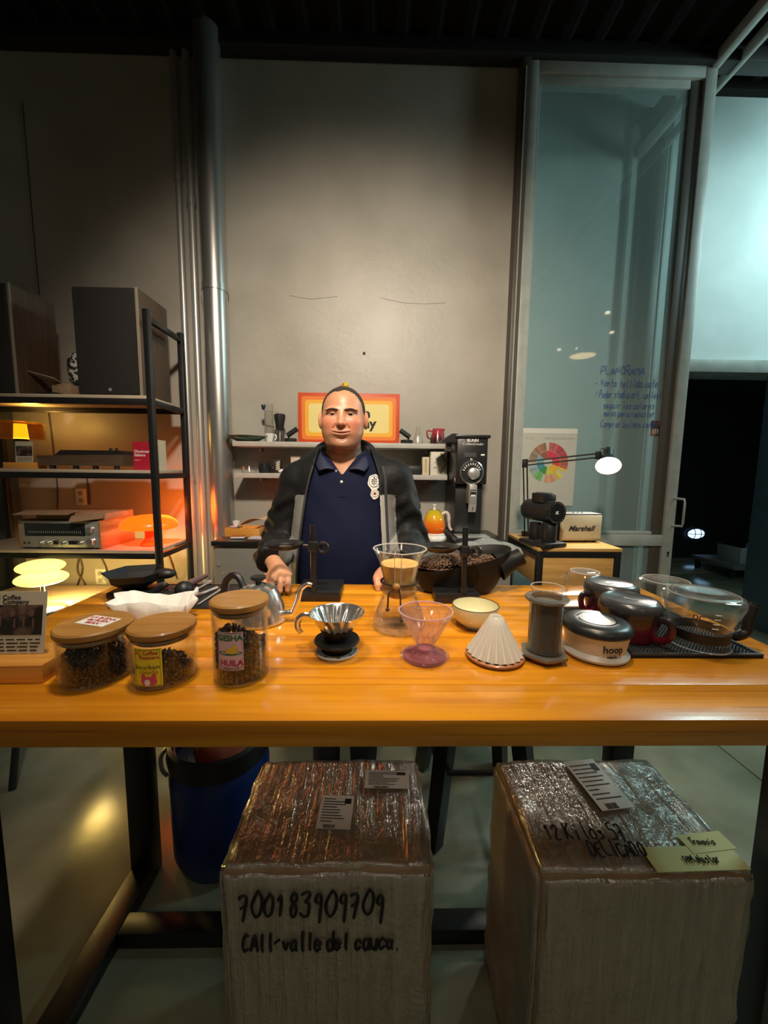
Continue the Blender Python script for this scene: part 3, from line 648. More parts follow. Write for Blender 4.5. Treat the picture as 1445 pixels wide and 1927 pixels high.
# receiver
x0, x1 = P(36, 1000, Y=2.20).x, P(190, 1000, Y=2.20).x; zt = P(100, 979, Y=2.20).z
t = thing('stereo_receiver', 'vintage silver stereo receiver with wooden sides on the third shelf', 'receiver', ((x0+x1)/2, 2.20, SH[2])); W = x1-x0; H = zt-SH[2]
MB().b0(-W/2+.012, W/2-.012, .006, .30, .008, H, .003).build('case', BLACKM, t)
MB().b0(-W/2+.012, W/2-.012, -.004, .006, .010, H-.004, .002).build('faceplate', BRUSHED, t)
SIDE = wood('receiver side wood', (.30,.15,.06), (.42,.22,.09), (.16,.07,.03), .45, .1, 3., 1)
for s in (-1, 1): MB().box((s*(W/2-.006), .15, H/2), (.012,.31,H), .002).build('side_panel', SIDE, t)
MB().b0(-W/2+.035, W/2-.085, -.0065, -.003, H*.46, H*.90, .002).build('dial_window', mat('dark dial glass', (.015,.016,.017), .08, coat=1.), t)
for x in np.linspace(-W/2+.05, W/2-.10, 22): pass
k = MB(); [k.box((x, -.0075, H*.60), (.001, .0006, .012)) for x in np.linspace(-W/2+.06, W/2-.11, 26)]; k.build('dial_marks', WHITEINK, t)
for x, z, r_ in ((W/2-.05, H*.70, .019), (W/2-.05, H*.28, .023), (-W/2+.13, H*.24, .011), (-W/2+.17, H*.24, .011), (-W/2+.255, H*.24, .011), (W/2-.105, H*.24, .011)):
    MB().lathe([(0,.026),(r_*.8,.026),(r_*.86,.022),(r_*.9,.006),(r_,.004),(r_,0),(0,0)], (x,-.004,z), 24, (R(90),0,0)).build('knob', CHROME, t)
for x in (-W/2+.20, -W/2+.215, -W/2+.285, -W/2+.30, -W/2+.315, -W/2+.33): MB().box((x,-.009,H*.24), (.006,.014,.022), .001).build('lever', BLACK, t)
for x in (-W/2+.03, -W/2+.055): MB().cyl((x,-.002,H*.22), (x,-.008,H*.22), .005).build('jack', BLACK, t)
for x in (-W/2+.06, W/2-.06):
    for y in (.04, .26): MB().cyl((x, y, 0), (x, y, .0085), .012).build('foot', BLACK, t)
RT_ = SH[2]+H
t = thing('flat_carton', 'flattened brown cardboard box lying on the receiver', 'box', ((x0+x1)/2+.04, 2.345, RT_))
MB().b0(-.19,.20,-.12,.14,0,.038,.004).build('carton_body', CARD, t)
MB().box((-.10,-.155,.045), (.28,.10,.003), 0, (R(8),0,.06)).build('flap', CARD, t); MB().box((.12,-.15,.02), (.16,.07,.004), 0, (R(24),R(-6),.35)).build('flap', CARD, t)
# orange mushroom lamp
ORG = mat('orange translucent plastic', (.90,.10,.004), .25, emit=(1.,.13,.004), estr=1.3)
ORB = mat('orange lamp foot', (.90,.13,.01), .22, coat=.5)
q = P(279, 1018, Y=2.31)
t = thing('mushroom_lamp', 'glowing orange mushroom table lamp on the third shelf', 'lamp', (q.x, 2.33, SH[2]))
MB().lathe([(0,0),(.052,0),(.054,.012),(.046,.022),(.030,.040),(.026,.075),(.032,.105),(.042,.118),(0,.118)], seg=36).build('foot', ORB, t)
MB().lathe([(0,.186),(.06,.184),(.11,.174),(.143,.152),(.155,.128),(.152,.112),(.146,.108),(.147,.126),(.135,.148),(.10,.168),(.05,.178),(0,.180)], seg=48).build('shade', ORG, t)
L_ = light('mushroom_lamp_bulb', 'POINT', (0,0,.122), 3.6, (1., .62, .36), shadow_soft_size=.02); L_.parent = t
L_ = light('mushroom_shade_glow', 'POINT', (.05,.19,.19), 6.0, (1., .17, .012), shadow_soft_size=.14); L_.parent = t
# round yellow disc lamp on the lowest shelf
YEL = mat('warm opal glass', (.95,.85,.45), .3, emit=(1.,.74,.16), estr=1.5)
q = P(84, 1148, Z=SH[3]); t = thing('disc_lamp', 'glowing lamp of two stacked opal discs on a steel stem', 'lamp', (q.x, q.y, SH[3]))
zz = P(82, 1088, Y=q.y).z-SH[3]; z2 = P(82, 1066, Y=q.y).z-SH[3]
MB().lathe([(0,0),(.10,0),(.102,.006),(.098,.012),(.02,.016),(0,.016)], seg=40).build('base', CHROME, t)
MB().cyl((0,0,.014), (0,0,zz-.03), .009).build('stem', CHROME, t)
MB().sphere((0,0,zz), (.118,.118,.037), 36, 16).build('glass_disc', YEL, t); MB().sphere((.0,0,z2), (.108,.108,.036), 36, 16).build('glass_disc', YEL, t)
L_ = light('disc_lamp_bulb', 'POINT', (0,0,0), 22.0, (1., .68, .20), shadow_soft_size=.11); L_.parent = t; L_.location = (.0,.05,zz-.06)
# ================================================================== BACK WALL SHELVES AND COUNTER
SHELFW = mat('grey white shelf', (.46,.44,.40), .5, col2=(.52,.50,.46), nscale=20)
SY0 = 2.52
def wall_shelf(label, pxl, pxr, py):
    x0, x1 = P(pxl, py, Y=SY0).x, P(pxr, py, Y=SY0).x; z = P((pxl+pxr)/2, py, Y=SY0).z
    t = thing('wall_shelf', label, 'shelf', ((x0+x1)/2, (SY0+WY)/2, z)); MB().b0(-(x1-x0)/2, (x1-x0)/2, SY0-(SY0+WY)/2, WY-.004-(SY0+WY)/2, -.032, 0, .002).build('board', SHELFW, t)
    for s in (-1, 1): MB().box((s*((x1-x0)/2-.12), .09, -.045), (.02,.045,.026), .002).build('bracket', BRUSHED, t)
    return z
ZS1 = wall_shelf('upper wall shelf carrying the orange sign', 437, 845, 832.5)
ZS2 = wall_shelf('lower wall shelf behind the shoulders of the man', 440, 842, 892)
def at1(px, Y=2.62): q = P(px, 832, Y=Y); return (q.x, Y, ZS1)
def at2(px, Y=2.62): q = P(px, 892, Y=Y); return (q.x, Y, ZS2)
# sign
xa, xb = P(560, 780, Y=2.62).x, P(752, 780, Y=2.62).x; zt = P(655, 739, Y=2.62).z; W = xb-xa; H = zt-ZS1
t = thing('shop_sign', 'orange and yellow banded shop sign leaning behind the man', 'sign', ((xa+xb)/2, 2.66, ZS1))
cols = [(.62,.075,.015), (.78,.19,.015), (.85,.42,.02), (.80,.66,.24)]
for i, c in enumerate(cols):
    ins = i*.0235; rr = .02 if i else .0; pw, ph = W/2-ins, H/2-ins; poly = []
    for sx, sy, a0 in ((1,1,0), (-1,1,90), (-1,-1,180), (1,-1,270)):
        for k in range(5): a = R(a0+22.5*k); poly.append((sx*(pw-rr)+rr*math.cos(a), sy*(ph-rr)+rr*math.sin(a)))
    if i == 0: MB().box((0,0,H/2), (W,.05,H), .002).build('sign_box', mat('sign red', c, .5), t)
    else: MB().prism(poly, .0245+i*.0006, .026+i*.0006, (R(90),0,0), (0,0,H/2)).build('sign_band', mat('sign band %d' % i, c, .5), t)
text('Coffee', .088, INK, t, (.012,-.0282,H*.60), bold=.035, sx=1.08); text('Company', .088, INK, t, (.0,-.0282,H*.40), bold=.035, sx=1.05)
# little yellow duck on the sign
q = P(652, 724, Y=2.655); t = thing('toy_duck', 'small yellow toy duck perched on top of the sign', 'toy', (q.x, 2.665, zt))
DK = mat('duck yellow', (.72,.47,.03), .4)
MB().sphere((.006,0,.022), (.035,.026,.023), 18, 12).build('body', DK, t); MB().sphere((-.008,0,.055), (.024,.022,.022), 18, 12).build('head', DK, t)
MB().sphere((-.034,-.002,.050), (.014,.010,.006), 12, 8).build('beak', mat('duck beak', (.60,.14,.02), .4), t)
for s in (-1, 1): MB().sphere((-.020, s*.017, .061), .0042, 8, 6).build('eye', BLACK, t)
# upper shelf, left
t = thing('serving_bowl', 'wide shallow dark green bowl at the left end of the upper shelf', 'bowl', at1(465, 2.60))
MB().lathe(shell([(0,0),(.06,0),(.075,.008),(.12,.030),(.128,.036)], .003), seg=44).build('bowl_body', mat('dark green enamel', (.010,.085,.030), .2, coat=.5), t)
q = at1(507, 2.555); t = thing('espresso_cup', 'small white espresso cup on the upper shelf', 'cup', q)
MB().lathe(shell([(0,0),(.018,0),(.022,.006),(.030,.048),(.031,.052)], .003), seg=28).build('cup_body', WHITE, t)
MB().tube(arc((.030,0,.030), .016, -80, 80, 9), .0035, 8).build('handle', WHITE, t); MB().box((-.012,-.0275,.034), (.016,.002,.010)).build('print', mat('grey print', (.2,.2,.2), .6), t)
q = at1(507, 2.68); t = thing('glass_tube', 'tall clear glass cylinder standing behind the espresso cup', 'tube', q)
zt2 = P(507, 760, Y=2.68).z-ZS1; MB().lathe(shell([(0,0),(.03,0),(.03,zt2)], .002), seg=28).build('tube_wall', GLASS, t)
q = at1(527, 2.60); t = thing('hand_grinder', 'black hand coffee grinder with crank and glass foot on the upper shelf', 'grinder', q); zt3 = P(527, 781, Y=2.60).z-ZS1
MB().lathe(shell([(0,0),(.030,0),(.030,.05),(.020,.07),(.022,.085)], .002), seg=24).build('glass_jar', GLASS, t)
MB().lathe([(0,.08),(.022,.08),(.026,.10),(.036,.16),(.036,zt3),(.030,zt3+.006),(0,zt3+.006)], seg=28).build('hopper', BLACK, t)
MB().cyl((0,0,.01), (0,0,zt3+.022), .005).build('shaft', BRUSHED, t)
MB().tube([(0,0,zt3+.02), (-.05,0,zt3+.022), (-.10,0,zt3+.032)], .0035, 8).build('crank_arm', BRUSHED, t)
MB().lathe([(0,-.015),(.008,-.012),(.014,.012),(.012,.020),(0,.022)], (-.105,0,zt3+.045), 16).build('crank_knob', mat('dark blue knob', (.012,.014,.05), .35), t)
def tilt_spot(px, label, s):
    q = at1(px, 2.60); t = thing('tilting_spotlight', label, 'spotlight', q)
    MB().lathe([(0,0),(.038,0),(.040,.004),(.040,.024),(.036,.027),(0,.027)], seg=28).build('base', BLACK, t)
    MB().cyl((-s*.012,0,.026), (-s*.012,0,.055), .006).build('swivel', BLACK, t)
    MB().cyl((-s*.022,0,.045), (s*.045,0,.090), .0165).build('barrel', BLACK, t)
tilt_spot(547, 'black tilting spotlight beside the hand grinder, left of the sign', 1)
tilt_spot(765, 'black tilting spotlight just right of the sign', -1)
# upper shelf, right
q = at1(786, 2.60); t = thing('erlenmeyer_flask', 'clear conical glass flask on the upper shelf', 'flask', q)
MB().lathe(shell([(0,0),(.034,0),(.037,.006),(.034,.02),(.014,.088),(.013,.112),(.017,.116)], .0018), seg=32).build('flask_wall', GLASS, t)
def gradmat(name, stops, axis=2, rough=.2, coat=.6):
    """colour glaze that changes along the height of the thing itself"""
    if name in MATS: return MATS[name]
    M = bpy.data.materials.new(name); M.use_nodes = True; N = M.node_tree.nodes; L = M.node_tree.links; b = N['Principled BSDF']; b.inputs['Roughness'].default_value = rough; b.inputs['Coat Weight'].default_value = coat
    tc = N.new('ShaderNodeTexCoord'); sp = N.new('ShaderNodeSeparateXYZ'); L.new(tc.outputs['Object'], sp.inputs[0])
    mr = N.new('ShaderNodeMapRange'); mr.inputs['From Min'].default_value = stops[0][0]; mr.inputs['From Max'].default_value = stops[-1][0]; L.new(sp.outputs[axis], mr.inputs[0])
    cr = N.new('ShaderNodeValToRGB'); e = cr.color_ramp.elements; sc = lambda z: (z-stops[0][0])/(stops[-1][0]-stops[0][0])
    e[0].color = (*stops[0][1], 1); e[1].color = (*stops[-1][1], 1)
    for z, c in stops[1:-1]: n = e.new(sc(z)); n.color = (*c, 1)
    L.new(mr.outputs[0], cr.inputs[0]); L.new(cr.outputs[0], b.inputs['Base Color']); MATS[name] = M; return M
q = at1(823, 2.60); t = thing('coffee_carafe', 'red to black ceramic carafe at the right end of the upper shelf', 'carafe', q)
CG = gradmat('red black glaze', [(0,(.02,.014,.016)),(.035,(.06,.014,.02)),(.075,(.36,.04,.06)),(.105,(.44,.05,.075))])
def spout(a, tt, z, z0=.07, amt=.016, dirn=0.):
    k = max(0, (z-z0)/.035)*math.exp(-((math.atan2(math.sin(tt-dirn), math.cos(tt-dirn)))/.35)**2); return ((a+amt*k)*math.cos(tt), (a+amt*k)*math.sin(tt), z)
MB().lathe(shell([(0,0),(.048,0),(.052,.006),(.046,.05),(.036,.082),(.036,.102)], .003), seg=40, fn=spout).build('carafe_body', CG, t)
MB().tube(curve3([(-.037,0,.086),(-.066,0,.090),(-.072,0,.075),(-.064,0,.045),(-.049,0,.036)]), .005, 8).build('handle', CG, t)
# lower shelf
t = thing('glass_dish', 'stack of clear glass dishes at the left of the lower shelf', 'dish', at2(469, 2.60)); MB().lathe(shell([(0,0),(.045,0),(.052,.022)], .003), seg=32).build('dish', GLASS, t); MB().lathe(shell([(0,.018),(.045,.018),(.052,.042)], .003), seg=32).build('dish', GLASS, t)
t = thing('black_canister', 'squat black round canister on the lower shelf', 'canister', at2(498, 2.60)); MB().lathe([(0,0),(.036,0),(.038,.004),(.038,.038),(.040,.040),(.040,.048),(.032,.052),(.032,.064),(0,.066)], seg=30).build('body', BLACK, t)
MB().tube(arc((.045,0,.024), .014, -70, 70, 7), .004, 8).build('lug', BLACK, t)
t = thing('printed_box', 'small black box with a pale picture on the lower shelf', 'box', at2(520, 2.63)); MB().b0(-.034,.034,-.02,.02,0,.088,.001).build('carton', mat('black brown card', (.022,.014,.012), .5), t)
for i in range(4): MB().sphere((.016, -.0205, .028+i*.014), (.016,.0012,.0055), 12, 6, (0, R(-25), 0)).build('print', CREAM, t)
o = MB().sphere((0,0,.014), (.028,.02,.014), 16, 10).build('white_pouch', WHITE); o.location = at2(531, 2.58); tag(o, 'small white pouch lying before the black picture box', 'pouch')
t = thing('box', 'small pink edged white box half hidden by the shoulder', 'box', at2(557, 2.64)); MB().b0(-.03,.03,-.02,.02,0,.11,.001).build('carton', mat('pinkish card', (.62,.45,.40), .6), t); MB().b0(-.031,.031,-.021,.021,.108,.116,.001).build('lid', PAPER, t)
t = thing('brush_jar', 'short copper topped brush standing at the right of the lower shelf', 'brush', at2(754, 2.63)); MB().cyl((0,0,.001), (0,0,.05), .012).build('grip', mat('yellow black grip', (.08,.06,.02), .5), t); MB().cyl((0,0,.05), (0,0,.095), .010).build('ferrule', mat('copper', (.75,.42,.28), .25, 1.), t)
t = thing('storage_box', 'low black box on the lower shelf', 'box', at2(779, 2.62)); MB().b0(-.045,.045,-.04,.04,0,.055,.002).build('carton', BLACK, t); MB().b0(-.046,.046,-.041,.041,.055,.060,.001).build('lid', BLACK, t)
t = thing('filter_box', 'narrow tan box on the lower shelf', 'box', at2(799, 2.62)); MB().b0(-.022,.022,-.05,.05,0,.118,.001).build('carton', CREAM, t); MB().box((0,-.0505,.06), (.012,.001,.09)).build('print', mat('tan print', (.45,.36,.2), .7), t)
t = thing('arrow_box', 'white box with an olive arrow on the lower shelf', 'box', at2(823, 2.60)); MB().b0(-.055,.055,-.05,.05,0,.155,.001).build('carton', mat('off white card', (.68,.65,.56), .6), t)
OL = mat('olive print', (.33,.31,.10), .6)
for s in (-1, 1): MB().box((.030, -.0508, .078+s*.033), (.013,.001,.078), 0, (0,R(-30*s),0)).build('arrow_print', OL, t)
for x, z in ((-.03,.048),(-.02,.05),(-.022,.082)): MB().box((x,-.0506,z), (.006,.001,.007)).build('print', mat('brown print', (.10,.03,.02), .6), t)
# ---- back counter
CT = P(700, 1020, Y=2.25).z
t = thing('steel_counter', 'grey counter with black top along the back wall', 'counter', (-.11, 2.48, 0)); GREY = mat('grey laminate', (.20,.195,.175), .5)
MB().b0(-.85, .90, -.22, .26, .08, CT-.028, .003).build('body', GREY, t); MB().b0(-.85,.94,-.18,.25,0,.08).build('plinth', BLACK, t)
MB().b0(-.85, .92, -.25, .265, CT-.028, CT, .003).build('counter_top', mat('black counter top', (.014,.013,.012), .3), t)
for x in (-.84,-.42,.05,.48): MB().b0(x+.004, x+.42, -.235, -.22, .10, CT-.045, .003).build('door', GREY, t)
q = P(411, 1062, Y=2.24); MB().cyl((q.x+.11, -.237, q.z), (q.x+.11, -.242, q.z), .012).build('lock', BRUSHED, t)
def onc(px, Y): q = P(px, 1000, Y=Y); return (q.x, Y, CT)
q = onc(457, 2.47); t = thing('wooden_tray', 'small wooden crate of odds and ends on the back counter', 'tray', q)
for args in ((-.085,.13,-.08,.08,0,.008), (-.085,.13,-.08,-.07,.008,.052), (-.085,.13,.07,.08,.008,.052), (-.085,-.077,-.07,.07,.008,.052), (.122,.13,-.07,.07,.008,.052)): MB().b0(*args, .001).build('side_board', PINEB, t)
t = thing('espresso_cup', 'tiny white cup and saucer in the wooden crate', 'cup', (q[0]-.03, q[1]-.03, CT+.008)); MB().lathe([(0,.040),(.035,.044),(.04,.05),(.0,.046)], seg=24).build('saucer', WHITE, t); MB().lathe([(0,0),(.02,0),(.02,.041),(0,.041)], seg=16).build('saucer_ring', WHITE, t); MB().lathe(shell([(0,.05),(.016,.05),(.022,.084)], .002), seg=24).build('cup_body', WHITE, t)
o = MB().grid(lambda u, v: (-.06+.17*u, -.055+.07*v, .055+.055*math.sin(u*1.7)+.012*math.sin(v*3+u*4)), 16, 8).build('paper_bag', mat('kraft paper', (.55,.42,.28), .8)); o.modifiers.new('s', 'SOLIDIFY').thickness = .003; o.location = (q[0]+.05, q[1]-.02, CT+.008); tag(o, 'crumpled kraft paper bag sticking out of the wooden crate', 'bag')
o = MB().sphere((0,0,.02), (.026,.022,.02), 14, 10).build('red_packet', mat('red foil', (.45,.02,.03), .3)); wobble(o, .006, 40, 2); o.location = (q[0]+.045, q[1]-.055, CT+.008); tag(o, 'small red packet in the wooden crate', 'packet')
q = onc(448, 2.33); t = thing('notebook', 'orange black notebook lying on the back counter', 'book', q, .15); MB().b0(-.04,.04,-.03,.03,.0,.006,.001).build('cover', BLACK, t); MB().b0(-.039,.039,-.029,.029,.006,.014).build('pages', PAPER, t); MB().b0(-.04,.04,-.03,.03,.014,.017,.001).build('cover', mat('orange cover', (.40,.10,.03), .5), t)
q = onc(482, 2.34); t = thing('paper_pad', 'lilac grey paper pad beside the orange notebook', 'paper', q, -.08); MB().b0(-.04,.05,-.035,.035,0,.006,.001).build('sheets', mat('lilac paper', (.50,.46,.52), .7), t); MB().b0(-.038,.052,-.033,.037,.006,.008).build('top_sheet', mat('lilac paper light', (.58,.54,.58), .7), t)
# orange gradient kettle
q = P(816, 1012, Z=CT+.0); kx_, ky_ = P(816, 1010, Y=2.36).x, 2.36
t = thing('electric_kettle', 'yellow to orange egg shaped kettle on its white base', 'kettle', (kx_, ky_, CT))
MB().lathe([(0,0),(.078,0),(.080,.006),(.076,.022),(.068,.030),(0,.030)], seg=40).build('power_base', WHITE, t)
KG = gradmat('orange yellow glaze', [(.04,(.85,.11,.008)),(.10,(.90,.20,.012)),(.145,(.78,.46,.02)),(.19,(.48,.47,.03))], 2, .12, 1.)
MB().lathe([(0,.042),(.060,.042),(.068,.055),(.070,.085),(.064,.125),(.048,.163),(.030,.184),(0,.190)], seg=44).build('kettle_body', KG, t)
MB().lathe([(.0,.030),(.066,.030),(.068,.036),(.064,.042),(0,.042)], seg=40).build('base_ring', WHITE, t)
MB().lathe([(0,.188),(.010,.188),(.007,.200),(.013,.212),(.012,.220),(0,.221)], seg=20).build('lid_knob', WHITE, t)
MB().tube(curve3([(.048,0,.160),(.072,0,.168),(.088,0,.150),(.092,0,.11),(.098,0,.075),(.110,0,.058)]), [.011]*8+[.012]*16+[.009]*17, 10).build('handle', mat('pale handle', (.66,.58,.52), .4), t)
# tall shop grinder
gx0, gx1, gy = P(857, 900, Y=2.30).x, P(914, 900, Y=2.30).x, 2.30
t = thing('shop_grinder', 'tall black bulk coffee grinder with round chrome dial on the back counter', 'grinder', ((gx0+gx1)/2, gy, CT)); W = gx1-gx0
zg = lambda py: P(885, py, Y=gy).z-CT
GBK = mat('black grinder enamel', (.016,.016,.017), .35, bump=.06, bscale=120)
MB().b0(-W/2-.012, W/2+.02, -.12, .34, 0, zg(1022) if zg(1022) > .02 else .04, .004).build('base', GBK, t); zb = max(zg(1022), .04)
MB().b0(-W/2, W/2+.01, -.11, .0, zb, zb+.006, .002).build('tray_plate', BRUSHED, t)
MB().b0(-W/2+.005, W/2-.012, .02, .36, zb, zg(911), .005).build('column', GBK, t)
MB().b0(-W/2, W/2, -.02, .38, zg(911), zg(825), .006).build('head', GBK, t)
MB().b0(-W/2-.012, W/2+.012, -.03, .39, zg(825), zg(819), .004).build('hopper_rim', GBK, t)
MB().prism([(-.10,0),(0,0),(0,.05),(-.03,.05)], -.02, .12, (R(90),0,0), (-W/2,.10,zg(833))).build('hopper_flap', GBK, t)
dz = zg(889); dx = P(888, 889, Y=gy-.03).x-(gx0+gx1)/2
MB().lathe([(0,0),(.070,0),(.071,.008),(.066,.012),(.064,.009),(0,.009)], (dx,-.02,dz), 44, (R(90),0,0)).build('dial_ring', CHROME, t)
MB().lathe([(0,.009),(.063,.009),(.063,.0105),(0,.0105)], (dx,-.02,dz), 44, (R(90),0,0)).build('dial_face', BLACK, t)
k = MB()
for a in range(20, 165, 16): k.box((dx+.050*math.cos(R(a)), -.0315, dz+.050*math.sin(R(a))), (.005,.001,.014), 0, (0,R(90-a)*1.0,0))
k.build('dial_marks', WHITEINK, t)
MB().lathe([(0,.034),(.026,.034),(.034,.028),(.036,.010),(0,.010)], (dx+.008,-.02,dz-.006), 32, (R(90),0,0)).build('dial_knob', BRUSHED, t)
MB().box((dx-.006,-.028,dz+.074), (.014,.014,.014), .003).build('pointer', BRUSHED, t)
MB().b0(-.022,.022,-.075,.02,zg(947),zg(911),.003).build('chute', BRUSHED, t); MB().box((0,-.0755,zg(926)), (.034,.002,.036)).build('chute_label', BLACK, t); text('fresh', .014, WHITEINK, t, (0,-.077,zg(923)), shear=.3)
MB().box((0,-.0765,zg(931)), (.026,.002,.010)).build('chute_label', PAPER, t)
MB().prism([(-.026,0),(.018,0),(.022,.05),(-.022,.05)], -.004, .004, (R(90),0,0), (0,-.07,zg(961))).build('bag_clip', BRUSHED, t); MB().box((0,-.0755,zg(955)), (.004,.002,.022), .001).build('clip_slot', BLACK, t)
MB().cyl((-W/2-.02,.06,zg(842)), (-W/2-.055,.06,zg(842)), .024).build('side_knob', BRUSHED, t)
MB().box((-W/2-.004,.0,zg(904)), (.006,.02,.025), .002).build('switch', mat('copper switch', (.5,.28,.18), .4, .6), t)
text('BUNN', .024, WHITEINK, t, (.0,-.0215,zg(829.5)), bold=.03); text('CoffeeGrinder', .021, WHITEINK, t, (.0,-.0215,zg(836)), shear=.4)
for i in range(4): MB().box((-.012,-.0208,zg(853+i*2)), (.07,.0008,.002)).build('fine_print', mat('grey fine print', (.18,.18,.18), .6), t)
MB().box((.062,-.0208,zg(856)), (.022,.0008,.010)).build('sticker', PAPER, t)
# clear plastic bag at the counter's right
o = MB().grid(lambda u, v: (-.20+.36*u, -.10+.18*v, .02+.05*math.sin(3.1*u)*math.sin(3.1*v)+.012*math.sin(17*u+9*v)), 30, 18).build('plastic_bag', glass('cloudy plastic', (.9,.95,.95), 1.45, .12, .55, (.55,.60,.60)), ang=180)
q = P(925, 1052, Y=2.0); o.location = (q.x+.0, 2.06, CT-.015); tag(o, 'crumpled translucent plastic sheet behind the black bean tray', 'plastic sheet')
t = thing('storage_bin', 'grey bin under the plastic sheet at the counter end', 'bin', (q.x-.03, 2.08, 0)); MB().b0(-.16,.14,-.08,.10,0,CT-.04,.012).build('bin_body', GREY, t); MB().b0(-.165,.145,-.085,.105,CT-.04,CT-.022,.006).build('bin_lid', mat('light grey lid', (.40,.42,.42), .5), t)

# ---- pine cart on the right
cx0, cx1, cyf = P(1012, 1030, Y=1.92).x, P(1172, 1030, Y=1.92).x, 1.92; CTZ = P(1090, 1032, Y=cyf).z; W = cx1-cx0; DP = .46
t = thing('side_cart', 'pine side cabinet in a black steel frame below the desk lamp', 'cabinet', ((cx0+cx1)/2, cyf, 0))
PINE2 = wood('cart pine', (.50,.27,.075), (.66,.38,.12), (.30,.12,.03), .4, .25, 2.2, 0)
MB().b0(-W/2, W/2, 0, DP, CTZ-.018, CTZ, .002).build('top_board', PINE2, t)
for x in (-W/2+.003, W/2-.033):
    for y in (.002, DP-.032): MB().b0(x, x+.03, y, y+.03, 0, CTZ-.018, .002).build('post', BLACKM, t)
    MB().b0(x, x+.03, .032, DP-.032, CTZ-.048, CTZ-.018, .002).build('frame_bar', BLACKM, t); MB().b0(x+.01, x+.02, .032, DP-.032, CTZ-.20, CTZ-.048, .001).build('side_panel', PINE2, t)
MB().b0(-W/2+.033, W/2-.033, .002, .032, CTZ-.048, CTZ-.018, .002).build('frame_bar', BLACKM, t)
MB().b0(-W/2+.036, W/2-.036, .008, .022, CTZ-.20, CTZ-.05, .002).build('drawer_front', PINE2, t)
MB().b0(-W/2+.033, W/2-.033, .002, .032, CTZ-.235, CTZ-.203, .002).build('frame_bar', BLACKM, t)
MB().b0(-W/2+.033, W/2-.033, .03, DP-.03, .25, .27, .002).build('lower_shelf', PINE2, t)
# radio speaker
sx0, sx1, sy = P(1050, 1000, Y=2.08).x, P(1134, 1000, Y=2.08).x, 2.08; zt = P(1095, 968, Y=sy).z
t = thing('radio_speaker', 'small retro speaker with pale cloth front on the pine cabinet', 'speaker', ((sx0+sx1)/2, sy, CTZ), R(4)); W = sx1-sx0; H = zt-CTZ
MB().b0(-W/2, W/2, 0, .11, .008, H, .006).build('cabinet', BLACK, t); MB().b0(-W/2+.005, W/2-.005, -.003, .002, .014, H-.006, .002).build('grille', mat('pale speaker cloth', (.44,.39,.27), .85, bump=.4, bscale=300), t)
MB().b0(-W/2+.005, W/2-.005, -.005, -.002, .014, .022, .001).build('brass_strip', mat('pale brass', (.55,.45,.25), .35, .8), t)
MB().b0(-W/2+.004, W/2-.004, .004, .106, H, H+.003, .001).build('top_panel', mat('silver top panel', (.6,.6,.58), .3, .7), t)
for x in (-.03,-.005,.02): MB().cyl((x,.03,H+.002), (x,.03,H+.010), .006).build('knob', CHROME, t)
for x in (-W/2+.03, W/2-.03):
    for y in (.02,.09): MB().cyl((x,y,0), (x,y,.009), .009).build('foot', BLACK, t)
text('Marshall', .040, INK, t, (.0,-.005,H*.50), shear=.35, bold=.03, sx=1.1)
# single-dose grinder
q = P(1020, 1024, Y=2.0); t = thing('desk_grinder', 'matte black electric coffee grinder on the pine cabinet', 'grinder', (q.x, 2.02, CTZ), R(18)); zz = lambda py: P(1020, py, Y=2.0).z-CTZ
MB().b0(-.075,.075,-.11,.09,0,.026,.010).build('base', BLACK, t); MB().b0(-.032,.032,.0,.06,.026,zz(985),.006).build('column', BLACK, t)
zc_ = zz(962); MB().cyl((0,-.085,zc_), (0,.105,zc_), .056, seg=36).build('motor_barrel', BLACK, t); MB().cyl((0,-.105,zc_), (0,-.085,zc_), .057, seg=36).build('dial', mat('glossy black dial', (.012,.012,.013), .25), t)
for i in range(24): pass
k = MB(); [k.box((.050*math.cos(R(a)), -.1055, zc_+.050*math.sin(R(a))), (.002,.001,.006), 0, (0,R(90-a),0)) for a in range(0, 360, 15)]; k.build('dial_marks', mat('grey marks', (.25,.25,.25), .6), t)
text('iK', .022, WHITEINK, t, (0,-.1062,zc_), bold=.04)
MB().b0(-.042,.042,-.05,.04,zc_+.045,zc_+.095,.005).build('hopper', BLACK, t); MB().b0(-.030,.030,-.035,.025,zc_+.095,zc_+.099,.002).build('hopper_lid', mat('grey lid', (.10,.10,.10), .3), t)
MB().lathe([(0,zc_-.05),(.03,zc_-.05),(.022,zc_-.085),(0,zc_-.085)], (0,-.055,0), 24).build('chute', BLACK, t)
MB().lathe([(0,.026),(.034,.026),(.036,.032),(.036,.125),(.033,.130),(0,.130)], (0,-.06,0), 30).build('dosing_cup', BLACK, t)
# desk lamp
bx0 = P(992, 1018, Y=2.26).x; e1 = P(988, 872, Y=2.24); e2 = P(1126, 857, Y=2.18); hd = P(1128, 890, Y=2.14)
t = thing('desk_lamp', 'black spring arm desk lamp with bright bulb clamped to the pine cabinet', 'lamp', (bx0, 2.28, CTZ)); o_ = Vector((bx0, 2.28, CTZ)); l = lambda v: Vector(v)-o_
MB().b0(-.022,.022,-.022,.022,0,.03,.004).build('clamp', BLACK, t)
up0 = Vector((0,0,.03)); E1 = l(e1); E2 = l(e2)
for s in (-.011, .011):
    MB().cyl(up0+Vector((s,0,0)), E1+Vector((s,0,0)), .0045, seg=8).build('lower_arm', BLACK, t); MB().cyl(E1+Vector((0,0,s)), E2+Vector((0,0,s)), .0045, seg=8).build('upper_arm', BLACK, t)
MB().box(E1, (.03,.02,.05), .004).build('elbow', BLACK, t); MB().box(E2, (.03,.02,.045), .004).build('joint', BLACK, t)
